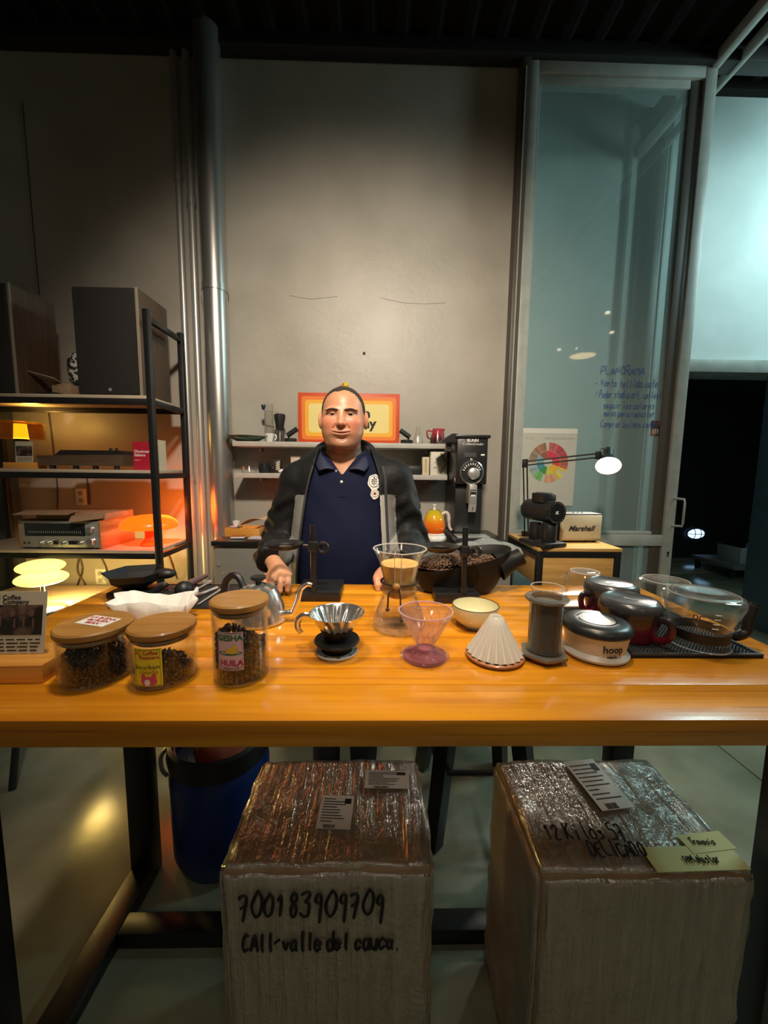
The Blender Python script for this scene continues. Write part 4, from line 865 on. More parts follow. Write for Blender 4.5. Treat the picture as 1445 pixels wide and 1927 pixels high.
N1 = E2+Vector((.05,-.01,-.005)); MB().tube(curve3([E2+Vector((0,0,.015)), E2+Vector((.018,0,.04)), E2+Vector((.045,0,.03)), N1]), .003, 6).build('cord', BLACK, t); MB().cyl(E2, N1, .006, seg=8).build('neck', BLACK, t)
ax = (l(P(1122, 905, Y=2.09))-N1).normalized(); ax = (ax+Vector((-.20,-1.0,-.75))).normalized(); qr = ax.to_track_quat('Z', 'Y').to_euler()
MB().lathe([(0,-.055),(.024,-.055),(.026,-.05),(.026,0),(.030,.010),(.050,.05),(.066,.082),(.064,.082),(.047,.046),(.024,.006),(0,.004)], N1, 36, tuple(qr)).build('shade', BLACK, t)
MB().lathe([(.062,.080),(.045,.046),(.023,.010),(0,.008)], N1, 36, tuple(qr)).build('reflector', mat('white reflector', (.85,.85,.82), .5), t)
BC = N1+ax*.046
MB().sphere(BC, .030, 20, 12).build('bulb', mat('lamp bulb', (1,1,1), .4, emit=(1.,.93,.80), estr=70.), t)
L_ = light('desk_lamp_light', 'SPOT', BC+ax*.042, 12, (1., .93, .80), BC+ax, spot_size=R(150), spot_blend=.5, shadow_soft_size=.035); L_.parent = t
# poster on the glass
pa, pb = P(979, 805, Y=DY-.012), P(1082, 952, Y=DY-.012)
t = thing('wall_poster', 'white poster with a colourful flavour wheel taped to the glass door', 'poster', ((pa.x+pb.x)/2, DY-.010, pb.z)); W = P(1080, 850, Y=DY-.01).x-P(977, 850, Y=DY-.01).x; H = pa.z-pb.z
MB().box((0,0,H/2), (W,.0015,H)).build('sheet', mat('poster paper', (.50,.49,.43), .6), t); MB().box((0,-.001,H*.965), (W,.001,H*.06)).build('sheet_edge', mat('poster edge', (.66,.65,.58), .6), t)
wc = (W*.0, H*.56); hues = [((.60,.05,.07), (.48,.10,.10)), ((.62,.04,.08), (.45,.06,.08)), ((.62,.06,.05), (.50,.12,.08)), ((.72,.42,.03), (.75,.62,.10)), ((.62,.52,.06), (.62,.32,.18)), ((.05,.26,.09), (.16,.42,.13)), ((.05,.25,.32), (.30,.42,.46)), ((.20,.38,.45), (.30,.22,.16)), ((.28,.10,.06), (.34,.16,.09))]
def wedge(r0, r1, a0, a1, m, nm):
    n = 5; ps = [(r0*math.cos(R(a0+(a1-a0)*i/n)), r0*math.sin(R(a0+(a1-a0)*i/n))) for i in range(n+1)]+[(r1*math.cos(R(a1-(a1-a0)*i/n)), r1*math.sin(R(a1-(a1-a0)*i/n))) for i in range(n+1)]
    MB().prism(ps, .0008, .0016, (R(90),0,0), (wc[0],0,wc[1])).build(nm, m, t)
RW = W*.37
for i, (ca, cb_) in enumerate(hues):
    a0 = 100-40*i; wedge(RW*.22, RW*.58, a0-39, a0, mat('wheel inner %d' % i, ca, .6), 'wheel_segment')
    for j in range(4):
        if (i*4+j) in (0, 13, 20, 27): continue
        v = .75+.45*((i*7+j*3) % 5)/5; wedge(RW*.60, RW*.98, a0-10*j-9.4, a0-10*j, mat('wheel outer %d %d' % (i, j), tuple(c*v for c in cb_), .6), 'wheel_segment')
text('S C A', .022, mat('poster grey', (.22,.21,.18), .7), t, (-W*.36,-.0014,H*.87)); text("Coffee Taster's Flavor Wheel", .018, MATS['poster grey'], t, (W*.18,-.0014,H*.87))
q = P(1235, 806, Y=DY-.006); t = thing('sticker', 'small square photo sticker near the right edge of the glass door', 'sticker', (q.x, DY-.004, q.z)); MB().box((0,0,0), (.075,.001,.105)).build('print', mat('sticker print', (.035,.028,.045), .5, col2=(.30,.12,.09), nscale=22, contrast=(.5,.62)), t)
for i in range(3): MB().box((-.022+.016*i,-.0008,-.022), (.005,.0006,.034)).build('figure_print', CREAM, t)
# ---- store room: bulkhead lamp, bench with basin
q = P(1312, 1005, Y=6.15); t = thing('bulkhead_lamp', 'oval caged bulkhead lamp glowing blue in the dark doorway', 'lamp', (q.x, 6.19, q.z))
MB().sphere((0,0,0), (.15,.05,.085), 28, 14).build('lens', mat('bulkhead lens', (.6,.8,1), .4, emit=(.35,.66,1.), estr=2.6), t); MB().tube([(.155*math.cos(R(a)), -.012, .090*math.sin(R(a))) for a in range(0, 360, 12)], .014, 8, True).build('housing', BLACK, t)
for x in (-.05,.05): MB().tube([(x,-.02,.085), (x,-.058,.05), (x,-.062,0), (x,-.058,-.05), (x,-.02,-.085)], .006, 6).build('cage_bar', BLACK, t)
MB().tube([(-.15,-.015,0), (-.09,-.05,0), (0,-.060,0), (.09,-.05,0), (.15,-.015,0)], .006, 6).build('cage_bar', BLACK, t)
q = P(1410, 1062, Y=5.0); t = thing('work_bench', 'dim grey bench in the dark doorway', 'bench', (q.x, 5.2, 0)); MB().b0(-.30,.42,-.3,.4,q.z-.06,q.z,.005).build('bench_top', mat('bench grey', (.18,.20,.20), .6), t); [MB().b0(x,x+.05,y,y+.05,0,q.z-.06).build('leg', DARKW, t) for x in (-.28,.36) for y in (-.25,.3)]
t = thing('basin', 'pale square basin on the dim bench in the doorway', 'basin', (q.x+.10, 5.2, q.z)); h = P(1390, 1032, Y=5.0).z-q.z
MB().b0(-.22,.22,-.18,-.16,0,max(h,.15),.004).build('front', mat('basin', (.45,.50,.50), .5), t); [MB().b0(x,x+.02,-.16,.18,0,max(h,.15),.004).build('side', MATS['basin'], t) for x in (-.22,.20)]
# ---- lamps of the room that the glass door mirrors
PG = mat('pendant glow', (1,.8,.5), .5, emit=(1.,.66,.30), estr=8.)
t = thing('pendant_lamp', 'round warm pendant lamp mirrored in the glass door', 'lamp', (3.38, -1.1, 3.3)); MB().lathe([(0,0),(.19,0),(.20,.02),(0,.02)], seg=40).build('diffuser', PG, t); MB().lathe([(.0,.15),(.06,.15),(.205,.03),(.205,.0),(.20,.0),(.20,.02),(.05,.14),(0,.14)], seg=40).build('pendant_shade', BLACK, t); MB().cyl((0,0,.15), (0,0,.72), .006).build('cord', BLACK, t)
for k, (px, py) in enumerate(((1143, 590), (1151, 627), (1052, 659), (1086, 657))):
    d = (P(px, py, Y=2.72)-CAM); h0 = P(px, py, Y=2.72); s = (3.6-h0.z)/(d.z/d.y); pos = (h0.x+d.x/d.y*s, 2.72-s, 3.6)
    if pos[1] < -4.8: pos = (h0.x+d.x/d.y*7.4, -4.68, h0.z+d.z/d.y*7.4)
    t = thing('ceiling_downlight', ['warm spot lamp mirrored highest in the glass door', 'warm spot lamp mirrored second in the glass door', 'small lamp mirrored left in the glass door', 'small lamp mirrored beside the round pendant in the glass door'][k], 'lamp', pos)
    MB().cyl((0,0,0), (0,0,.02), .03).build('lens', mat('downlight glow', (1,.9,.7), .4, emit=(1.,.82,.55), estr=12.), t); MB().cyl((0,0,.021), (0,0,.16), .045).build('can', BLACK, t); MB().cyl((0,0,.16), (0,0,max(.2, CZ-pos[2])), .008).build('stem', BLACK, t)
# ================================================================== THINGS ON THE TABLE
def tp(px, py): q = P(px, py, Z=TZ); return (q.x, q.y, TZ)
photo_stand('DC Coffee Company photo card in a wooden block at the left table edge', (-.712, .728, TZ), R(2), .20, .095, .035, .145, .125, R(-10), True)
# bean jars
def jar(label, loc, r_, h, beans_h, dark, seed):
    t = thing('bean_jar', label, 'jar', loc, 0, 'bean jars with bamboo lids')
    MB().lathe(shell([(0,.0005),(r_-.006,.0005),(r_-.001,.004),(r_,.010),(r_,h-.014)], .0024), seg=56).build('glass_wall', GLASS, t)
    MB().lathe([(0,h-.026),(r_-.006,h-.026),(r_-.005,h-.014),(r_+.002,h-.013),(r_+.003,h-.010),(r_+.003,h-.003),(r_,h),(0,h)], seg=56).build('lid', BAMBOO, t)
    MB().lathe([(r_-.0055,h-.024),(r_-.0028,h-.023),(r_-.0028,h-.018),(r_-.0055,h-.017)], seg=56).build('lid_seal', mat('clear seal', (.35,.28,.18), .4), t)
    m_ = BEAND if dark else BEAN; ri = r_-.0085; pts = []; rn = random.Random(seed)
    top = lambda x, y: beans_h+.010*math.sin(x*60+seed)+.008*math.cos(y*55)
    MB().lathe([(0,.006),(ri-.007,.006),(ri-.007,beans_h-.018),(0,beans_h-.012)], seg=28).build('bean_core', m_, t)
    z = .008
    while z < beans_h+.02:
        n = int(2*math.pi*ri/.0088)
        for k in range(n):
            a = 2*math.pi*(k+rn.random()*.6)/n; x, y = ri*math.cos(a), ri*math.sin(a)
            if z < top(x, y): pts.append((x, y, z+rn.uniform(-.002,.002)))
        z += .0062
    for k in range(int(ri*ri*math.pi/.0000475)):
        a = rn.uniform(0, 6.283); rr = ri*math.sqrt(rn.random()); x, y = rr*math.cos(a), rr*math.sin(a); pts.append((x, y, top(x, y)+rn.uniform(-.007,.002)))
    beans(pts, m_, t, .0056, seed=seed); return t
JR = (.0605, .0555, .0505)
j1 = jar('low jar of dark beans with a red lettered note on its lid', tp(184, 1270), JR[0], .105, .052, True, 1)
n_ = MB().box((0,0,0), (.066,.040,.0008)).build('lid_note', PAPER, j1); n_.location = (.004,.006,.1056); n_.rotation_euler = (0,0,R(-16))
for i, s in enumerate(('LA BUENA', 'del BUEN', 'BEAN')): text(s, .0125, REDINK, n_, (0,.0115-.0115*i,.0009), (0,0,0), bold=.02)
def wraplabel(t, rr, w_, h_, z, m, a0, name='label'):
    me = MB().grid(lambda u, v: (-w_/2+w_*u, -.0004, z-h_/2+h_*v), 18, 2).mesh(name); bend(me, rr, a0); return link(name, me, m, t)
def wrapbox(t, rr, x0, x1, z0, z1, m, a0, name, off=.0009):
    me = MB().grid(lambda u, v: (x0+(x1-x0)*u, -off, z0+(z1-z0)*v), 12, 2).mesh(name); bend(me, rr, a0); return link(name, me, m, t)
def wrapblob(t, rr, cx_, cz_, rx, rz, m, a0, name, off=.0010):
    me = bpy.data.meshes.new(name); vs = [(cx_, -off, cz_)]+[(cx_+rx*math.cos(R(a)), -off, cz_+rz*math.sin(R(a))) for a in range(0, 360, 20)]
    me.from_pydata(vs, [], [(0, 1+k, 1+(k+1) % 18) for k in range(18)]); bend(me, rr, a0); return link(name, me, m, t)
YL = mat('yellow label', (.80,.66,.03), .6)
j2 = jar('low jar with a yellow label and few beans, middle of the three jars', tp(311, 1272), JR[1], .107, .028, False, 2)
a0 = 0.; wraplabel(j2, JR[1], .050, .070, .046, YL, a0)
for zz_ in (.013, .079): wrapbox(j2, JR[1], -.022, .022, zz_-.0004, zz_+.0004, INK, a0, 'label_border')
for xx_ in (-.022, .0216): wrapbox(j2, JR[1], xx_, xx_+.0005, .013, .079, INK, a0, 'label_border')
text('DC Coffee', .0095, REDINK, j2, (-.002,0,.073), wrap=JR[1]+.0004, a0=a0, bold=.02); text('Roasters', .0095, REDINK, j2, (.004,0,.065), wrap=JR[1]+.0004, a0=a0, bold=.02)
text('bourbon', .0125, INK, j2, (0,0,.047), wrap=JR[1]+.0004, a0=a0); text('rosado', .0115, mat('brown ink', (.30,.14,.02), .6), j2, (.002,0,.038), wrap=JR[1]+.0004, a0=a0)
PK = mat('pink print', (.62,.08,.16), .6); wrapblob(j2, JR[1], .002, .021, .014, .009, PK, a0, 'animal_print')
for s in (-1, 1): wrapblob(j2, JR[1], .002+s*.009, .029, .004, .006, PK, a0, 'animal_print')
wrapblob(j2, JR[1], .000, .019, .005, .006, PAPER, a0, 'animal_print', .0014)
j3 = jar('tall jar of beans with a pink GESHA HUILA label', tp(455, 1270), JR[2], .155, .078, False, 3)
LP = mat('pink label', (.66,.46,.52), .6); a0 = -.04; wraplabel(j3, JR[2], .047, .072, .072, LP, a0)
for zz_ in (.038, .106): wrapbox(j3, JR[2], -.0215, .0215, zz_-.0004, zz_+.0004, INK, a0, 'label_border')
for xx_ in (-.0215, .021): wrapbox(j3, JR[2], xx_, xx_+.0005, .038, .106, INK, a0, 'label_border')
GI = mat('green ink', (.02,.16,.07), .6); text('GESHA', .0145, GI, j3, (0,0,.097), wrap=JR[2]+.0004, a0=a0, bold=.035); text('HUILA', .0145, mat('magenta ink', (.35,.03,.12), .6), j3, (.002,0,.050), wrap=JR[2]+.0004, a0=a0, bold=.045); text('* Tueste en Cali *', .0055, INK, j3, (0,0,.0415), wrap=JR[2]+.0004, a0=a0, bold=.02)
wrapblob(j3, JR[2], 0, .069, .021, .004, GI, a0, 'label_picture'); wrapblob(j3, JR[2], .003, .0735, .011, .0055, mat('label yellow', (.72,.50,.05), .6), a0, 'label_picture', .0014); wrapblob(j3, JR[2], .009, .080, .005, .0045, MATS['label yellow'], a0, 'label_picture', .0014)

# pleated paper filters
def pleat(a, tt, z): k = 1+.085*z/.05*(abs(((tt*11/(2*math.pi)) % 1)-.5)*4-1); return (a*k*math.cos(tt), a*k*math.sin(tt), z+(.008*math.sin(3*tt)*z/.05))
t = thing('filter_papers', 'stack of white pleated paper coffee filters behind the bean jars', 'filter', tp(290, 1166))
for k in range(2): MB().lathe([(0,.001+k*.004),(.070,.001+k*.004),(.084,.014+k*.003),(.107,.054+k*.004)], seg=44, fn=pleat, sy=.55).build('paper_filter', PAPER, t, ang=12)
for o in t.children: o.modifiers.new('s', 'SOLIDIFY').thickness = .0012
# utensil mat
ux0, ux1, uy0, uy1 = -.755, -.30, 1.065, 1.285
t = thing('utensil_mat', 'black rubber mat under the brewing utensils at the back left of the table', 'mat', ((ux0+ux1)/2, (uy0+uy1)/2, TZ)); MB().box((0,0,.003), (ux1-ux0, uy1-uy0, .006), .002).build('mat_sheet', RUBBER, t)
for s in (-1, 1): MB().box((0,s*((uy1-uy0)/2-.004),.0065), (ux1-ux0-.01,.004,.002)).build('mat_edge', RUBBER, t)
UZ = TZ+.0065
def up_(px, py): q = P(px, py, Z=UZ); return (q.x, q.y, UZ)
t = thing('dosing_funnel', 'black angular funnel on a square foot at the mat corner', 'funnel', (-.735, 1.165, UZ))
MB().lathe([(.022,.020),(.040,.030),(.082,.055),(.090,.075),(.086,.077),(.078,.058),(.036,.034),(.018,.024)], seg=6, r=(0,0,.3)).build('funnel_cone', BLACK, t, ang=20)
MB().box((0,0,.012), (.12,.10,.024), .008).build('foot', BLACK, t); MB().sphere((.085,.01,.066), (.034,.022,.016), 16, 10).build('handle', BLACK, t)
def lying(name, label, cat, a, b, parts):
    A, B = Vector(up_(*a)), Vector(up_(*b)); t = thing(name, label, cat, A, math.atan2(B.y-A.y, B.x-A.x)); Ln = (B-A).length
    for nm, f0, f1, r0, r1, m_, fl in parts:
        rr = max(r0, r1)*max(fl, .0)+.0005 if fl < 1 else max(r0, r1)+.0005
        o = MB().tube([(Ln*f0,0,rr),(Ln*(f0*.7+f1*.3),0,rr),(Ln*(f0*.3+f1*.7),0,rr),(Ln*f1,0,rr)], [r0*.8, r0, r1, r1*.85], 14, flat=1.).build(nm, m_, t)
        if fl < 1:
            for v in o.data.vertices: v.co.z = rr+(v.co.z-rr)*fl
    return t
BRW = mat('mauve brown plastic', (.13,.075,.08), .4)
lying('cleaning_brush', 'long mauve handled cleaning brush lying on the mat', 'brush', (330,1118), (388,1090), [('bristle_head',0,.32,.020,.018,BRW,.6), ('handle',.32,1,.012,.009,BRW,1.)])
lying('grinder_brush', 'black scrubbing brush with pale bristles on the mat', 'brush', (283,1120), (311,1106), [('brush_body',0,1,.016,.016,BLACK,.6), ('bristles',.1,.9,.012,.012,mat('grey bristles', (.25,.24,.23), .8),1.)])
t = thing('tamper', 'black round ball tamper in front of the mauve brush', 'tamper', up_(347,1125)); MB().sphere((0,0,.026), (.027,.027,.026), 24, 14).build('ball', BLACK, t); MB().lathe([(0,0),(.022,0),(.022,.006),(0,.008)], seg=24).build('foot', BLACK, t)
t = thing('tamper', 'low black disc tamper left of the ball tamper', 'tamper', up_(314,1128)); MB().lathe([(0,0),(.030,0),(.031,.01),(.027,.02),(.012,.027),(0,.028)], seg=28).build('disc', BLACK, t); MB().cyl((0,0,.026), (0,0,.034), .006).build('stud', BLACK, t)
lying('marker_pen', 'red and white marker lying beside the ball tamper', 'pen', (363,1135), (371,1112), [('red_body',0,.5,.008,.008,mat('red plastic', (.55,.015,.02), .35),1.), ('white_cap',.5,1,.008,.006,WHITE,1.)])
lying('tea_spoon', 'dark metal spoon lying behind the marker', 'spoon', (372,1110), (395,1097), [('handle',0,.7,.004,.005,BRUSHED,.6), ('bowl',.7,1,.014,.012,BRUSHED,.4)])
t = lying('milk_tongs', 'wavy chrome tongs lying at the right of the mat', 'tongs', (372,1140), (425,1105), [('arm',0,1,.005,.006,CHROME,.5)]); MB().tube(curve3([(.0,.03,.006),(.05,.036,.010),(.09,.030,.008),(.14,.012,.010)]), .005, 8).build('arm', CHROME, t)
for k, (px, py) in enumerate(((426,1108), (444,1105))):
    t = thing('glass_stopper', ['round clear glass stopper left of its twin on the mat', 'round clear glass stopper nearest the kettle'][k], 'stopper', up_(px, py)); MB().sphere((0,0,.040), .017, 20, 14).build('ball', GLASS, t); MB().lathe([(0,0),(.011,0),(.011,.018),(.006,.025),(0,.025)], seg=20).build('plug', GLASS, t)
# gooseneck kettle
t = thing('gooseneck_kettle', 'silver gooseneck kettle with black knob behind the tall jar', 'kettle', tp(488, 1166))
MB().lathe([(0,0),(.070,0),(.073,.004),(.072,.012),(.062,.045),(.052,.072),(.048,.080),(0,.080)], seg=48).build('kettle_body', CHROME, t)
MB().lathe([(.047,.080),(.044,.087),(.030,.094),(.010,.098),(0,.098)], seg=40).build('lid', CHROME, t); MB().lathe([(0,.097),(.007,.097),(.008,.104),(.020,.112),(.019,.118),(0,.121)], seg=28).build('lid_knob', BLACK, t)
MB().tube(curve3([(.060,-.010,.020),(.090,-.014,.026),(.104,-.015,.055),(.112,-.015,.085),(.130,-.016,.102),(.142,-.016,.100)], 7), [.010]*8+[.007]*14+[.006]*14, 12).build('spout', CHROME, t)
MB().tube(curve3([(-.045,.02,.078),(-.062,.03,.105),(-.085,.04,.108),(-.105,.045,.085),(-.110,.045,.045)]), .009, 8).build('handle', BLACK, t)
# pour-over stands
def pour_stand(label, loc, ringdx, ringdy, zr, side, bx, bd=.135):
    t = thing('pour_over_stand', label, 'stand', loc, 0, 'pour over stands')
    MB().box((bx,-.0675+bd/2,.016), (.135,bd,.032), .004).build('base', BLACKM, t); MB().cyl((0,-.055,.032), (0,-.055,.232), .0085, seg=18).build('pole', BLACKM, t); MB().cyl((0,-.055,.032), (0,-.055,.048), .014).build('pole_socket', BLACKM, t)
    c = (ringdx, -.055+ringdy, zr); MB().lathe([(.040,-.006),(.056,.006),(.058,.010),(.054,.010),(.038,-.002),(.040,-.006)], c, 40).build('ring', BLACKM, t)
    MB().cyl((ringdx+(.055 if ringdx < 0 else -.055), -.055+ringdy, zr+.002), (0,-.055,zr), .006, seg=10).build('ring_arm', BLACKM, t); MB().box((0,-.055,zr), (.026,.028,.034), .004).build('clamp', BLACKM, t)
    MB().cyl((.010*side,-.058,zr), (.030*side,-.058,zr), .006, seg=10).build('clamp_screw', BLACKM, t); MB().tube([(.030*side+.014*math.cos(R(a)),-.066,zr+.014*math.sin(R(a))) for a in range(0,360,20)], .005, 8, True).build('knob', BLACKM, t)
q = P(590, 1130, Z=TZ); pour_stand('black pour over stand with ring, in front of the man', (q.x, q.y+.055, TZ), -.086, .0, .168, 1, .015)
q = P(871, 1134, Z=TZ); pour_stand('black pour over stand behind the glass coffee brewer, at the bean tray', (q.x, q.y+.055, TZ), -.068, .030, .160, 1, -.02, .070)
# steel cone dripper
t = thing('cork_coaster', 'round printed coaster under the steel dripper', 'coaster', tp(634, 1226)); MB().lathe([(0,0),(.045,0),(.046,.002),(.045,.005),(0,.005)], seg=48).build('disc', mat('grey cream coaster', (.48,.46,.38), .7), t); MB().lathe([(0,.005),(.034,.005),(.034,.0058),(0,.0058)], seg=40).build('print_ring', INK, t)
for a in range(0, 360, 40): o = text('COFFEE'[(a//40) % 6], .010, INK, t, (0,0,0), (0,0,0), bold=.03); o.location = (.040*math.cos(R(a)), .040*math.sin(R(a)), .0056); o.rotation_euler = (0,0,R(a-90))
q = tp(634, 1226); t = thing('steel_dripper', 'polished steel cone dripper with spiral ribs and black foot', 'dripper', (q[0], q[1], TZ+.0062))
MB().lathe([(0,.0),(.026,.0),(.024,.016),(.048,.018),(.050,.021),(.048,.025),(.027,.026),(.030,.036),(.037,.048),(.035,.048),(.026,.034),(.0,.034)], seg=44).build('foot_plate', BLACK, t)
def spiral(a, tt, z): k = 1+.045*math.sin(16*tt+z*45)*min(1, max(0, (.083-z)/.012)); return (a*k*math.cos(tt), a*k*math.sin(tt), z)
MB().lathe(shell([(.024,.034),(.032,.044),(.040,.056),(.048,.068),(.055,.078),(.0585,.082),(.060,.084)], .0015), seg=112, fn=spiral).build('cone', CHROME, t, ang=60)
MB().tube(curve3([(-.054,0,.074),(-.072,.0,.076),(-.084,.0,.066),(-.086,.0,.050),(-.078,.0,.036)]), .0042, 8, flat=1.6).build('handle', CHROME, t)
RIM = glass('glass rim glint', (.95,.95,.94), 1.5, .05, .35, (.8,.8,.78), .6)  # whitened material for thin rings, bright glass-edge glints put into the colour
# hourglass brewer
t = thing('glass_brewer', 'hourglass shaped glass coffee brewer holding tan coffee with a leather tie', 'coffee maker', tp(750, 1180))
def lip(a, tt, z): k = max(0, (z-.165)/.04)*math.exp(-((math.atan2(math.sin(tt+1.45), math.cos(tt+1.45)))/.18)**2); return ((a-.012*k)*math.cos(tt), (a-.012*k)*math.sin(tt), z-.004*k)
MB().lathe(shell([(0,.0005),(.058,.0005),(.066,.008),(.066,.020),(.058,.045),(.047,.072),(.042,.086),(.045,.098),(.046,.106),(.042,.118),(.042,.132),(.047,.152),(.051,.170),(.060,.190),(.067,.205)], .002), seg=64, fn=lip).build('glass_wall', GLASS, t)
MB().lathe([(0,.080),(.026,.082),(.041,.092),(.043,.100),(.0435,.106),(.0395,.118),(.0395,.132),(.0445,.152),(.0475,.166),(.044,.169),(.02,.166),(0,.165)], seg=48).build('coffee_filter', mat('tan coffee foam', (.50,.27,.060), .55, col2=(.66,.42,.15), nscale=40), t)
MB().tube([lip(.066, 2*math.pi*k/72, .2045) for k in range(72)], .0016, 6, True).build('rim', RIM, t)
for sx_c in (-1, 1): MB().tube(curve3([(sx_c*.009-.008,-.0665,.203),(sx_c*.008-.008,-.059,.185),(sx_c*.008-.007,-.0505,.165),(sx_c*.007-.007,-.0455,.140),(sx_c*.007-.006,-.0435,.120),(sx_c*.006-.006,-.0455,.098)]), .0013, 6).build('pour_channel', RIM, t)
LEA = mat('dark leather cord', (.035,.018,.010), .6); MB().tube(ring_pts((0,0,.121), .0455), .0030, 8, True).build('cord_loop', LEA, t)
MB().sphere((-.010,-.049,.121), .0095, 18, 12).build('wood_bead', BAMBOO, t)
for pts in (((-.014,-.048,.118),(-.028,-.052,.105),(-.030,-.056,.085),(-.031,-.058,.068)), ((-.004,-.050,.116),(-.001,-.056,.10),(.000,-.062,.075),(.002,-.067,.045))):
    MB().tube(curve3(pts), .0022, 6).build('cord_end', LEA, t); MB().sphere(pts[-1], .005, 10, 8).build('cord_knot', LEA, t)
# pink dripper
PGL = glass('pink resin', (.975,.935,.95), 1.5, .04, .05, (.66,.45,.52)); PGD = mat('deep pink resin', (.45,.14,.16), .15, coat=.6, trans=.35)
t = thing('pink_dripper', 'clear pink cone dripper standing on its round pink foot', 'dripper', tp(799, 1236))
MB().lathe([(0,.0),(.044,.0),(.047,.003),(.046,.008),(.030,.014),(.022,.020),(.0,.020)], seg=48).build('foot', PGD, t); MB().lathe([(.048,.001),(.052,.002),(.053,.006),(.047,.004)], seg=48).build('foot_rim', PGL, t)
def ribs(a, tt, z): k = 1+.03*math.sin(12*tt+z*30)*(z > .03); return (a*k*math.cos(tt), a*k*math.sin(tt), z)
MB().lathe(shell([(.016,.018),(.017,.028),(.024,.042),(.034,.060),(.048,.086),(.057,.098),(.0575,.104)], .003), seg=96, fn=ribs).build('cone', PGL, t)
MB().tube(ring_pts((0,0,.1035), .0568), .0016, 6, True).build('rim', glass('pink rim glint', (.95,.85,.88), 1.5, .05, .4, (.75,.5,.56), .6), t)  # whitened pink ring, the rim glint put into its colour
for k in range(12):
    a = 2*math.pi*k/12; MB().tube([((.020+.033*s)*math.cos(a+s*.9), (.020+.033*s)*math.sin(a+s*.9), .030+.062*s) for s in (0,.2,.4,.6,.8,1)], .0014, 5).build('inner_rib', PGL, t)
# cream bowl
t = thing('ceramic_bowl', 'ribbed cream ceramic bowl with dark rim', 'bowl', tp(893, 1177)); CRM = mat('cream glaze', (.72,.68,.44), .22, coat=.5)
fl_ = lambda a, tt, z: (a*(1+.012*math.cos(40*tt)*(0.008 < z < .046 and a > .03))*math.cos(tt), a*(1+.012*math.cos(40*tt)*(0.008 < z < .046 and a > .03))*math.sin(tt), z)
MB().lathe(shell([(0,0),(.030,0),(.032,.004),(.046,.014),(.056,.030),(.0595,.048),(.060,.056)], .003), seg=120, fn=fl_).build('bowl_body', CRM, t); MB().tube(ring_pts((0,0,.0565), .0587), .0013, 6, True).build('rim_line', mat('brown rim', (.05,.03,.02), .4), t)
# origami dripper, upside down on its wooden saucer
t = thing('fluted_dripper', 'white fluted ceramic cone dripper turned over on a wooden ring', 'dripper', tp(930, 1237))
MB().lathe([(0,0),(.050,0),(.060,.004),(.0615,.009),(.058,.011),(.045,.008),(0,.008)], seg=48).build('wood_ring', wood('reddish wood', (.33,.12,.045), (.42,.17,.065), (.2,.06,.02), .45, .1, 3.), t)
def flute(a, tt, z): k = 1+.085*math.sin(20*tt)*min(1, max(0, (.095-z)/.08)); return (a*k*math.cos(tt), a*k*math.sin(tt), z+.003*math.sin(20*tt)*(z < .02))
MB().lathe([(.055,.0125),(.050,.022),(.036,.050),(.022,.078),(.0155,.090),(.0125,.093),(.010,.090),(.010,.070)], seg=160, fn=flute).build('fluted_cone', mat('white glaze', (.70,.67,.60), .25, coat=.4), t, ang=60)
MB().lathe([(0,.071),(.0105,.071),(.0105,.073),(0,.073)], seg=24).build('outlet', mat('dark outlet', (.05,.04,.03), .8), t)
# plunger brewer
SMK = glass('smoky plastic', (.58,.55,.50), 1.5, .06, .30, (.20,.19,.165)); SMD = mat('dark grey smoky plastic', (.17,.16,.14), .22, coat=.4)
t = thing('plunger_brewer', 'smoky grey cylindrical plunger brewer with wide flanges', 'coffee maker', tp(1022, 1238))
MB().lathe([(0,.001),(.036,.001),(.040,.006),(.0405,.010),(0,.010)], seg=40).build('filter_cap', mat('dark red cap', (.14,.02,.02), .35), t)
MB().lathe([(.030,.0105),(.050,.0105),(.051,.014),(.050,.017),(.034,.018),(.030,.017)], seg=6, r=(0,0,.25)).build('hex_flange', SMD, t)
MB().lathe([(.0325,.018),(.036,.022),(.0335,.030),(.0335,.128),(.043,.130),(.0445,.133),(.043,.136),(.030,.137),(.030,.030),(.030,.018)], seg=44).build('chamber', SMK, t)
MB().lathe([(0,.024),(.0285,.024),(.0285,.126),(.020,.128),(0,.128)], seg=36).build('plunger', SMD, t)
# white hoop dripper with black lid
t = thing('hoop_dripper', 'white round hoop dripper with a black domed lid', 'dripper', tp(1118, 1228)); HW = mat('milky white resin', (.66,.62,.54), .4)
MB().lathe([(0,0),(.060,0),(.0665,.004),(.068,.009),(.064,.013),(.0595,.018),(.060,.022),(.0665,.056),(0,.056)], seg=60).build('dripper_body', HW, t)
MB().lathe([(0,.0565),(.069,.0565),(.072,.060),(.072,.066),(.066,.074),(.056,.078),(.040,.078),(.0395,.0765),(0,.0765)], seg=60).build('lid', mat('satin black lid', (.018,.020,.021), .32), t)
MB().lathe([(0,.0768),(.036,.0768),(.036,.0785),(0,.079)], seg=44).build('lid_centre', mat('grey lid centre', (.16,.165,.165), .3), t)
text('hoop', .020, INK, t, (.008,0,.036), wrap=.0645, bold=.03, a0=-.10); text('ceado', .009, INK, t, (.008,0,.020), wrap=.0612, bold=.03, a0=-.10); wrapbox(t, .0632, -.014, .022, .0262, .0268, INK, -.10, 'thin_line')
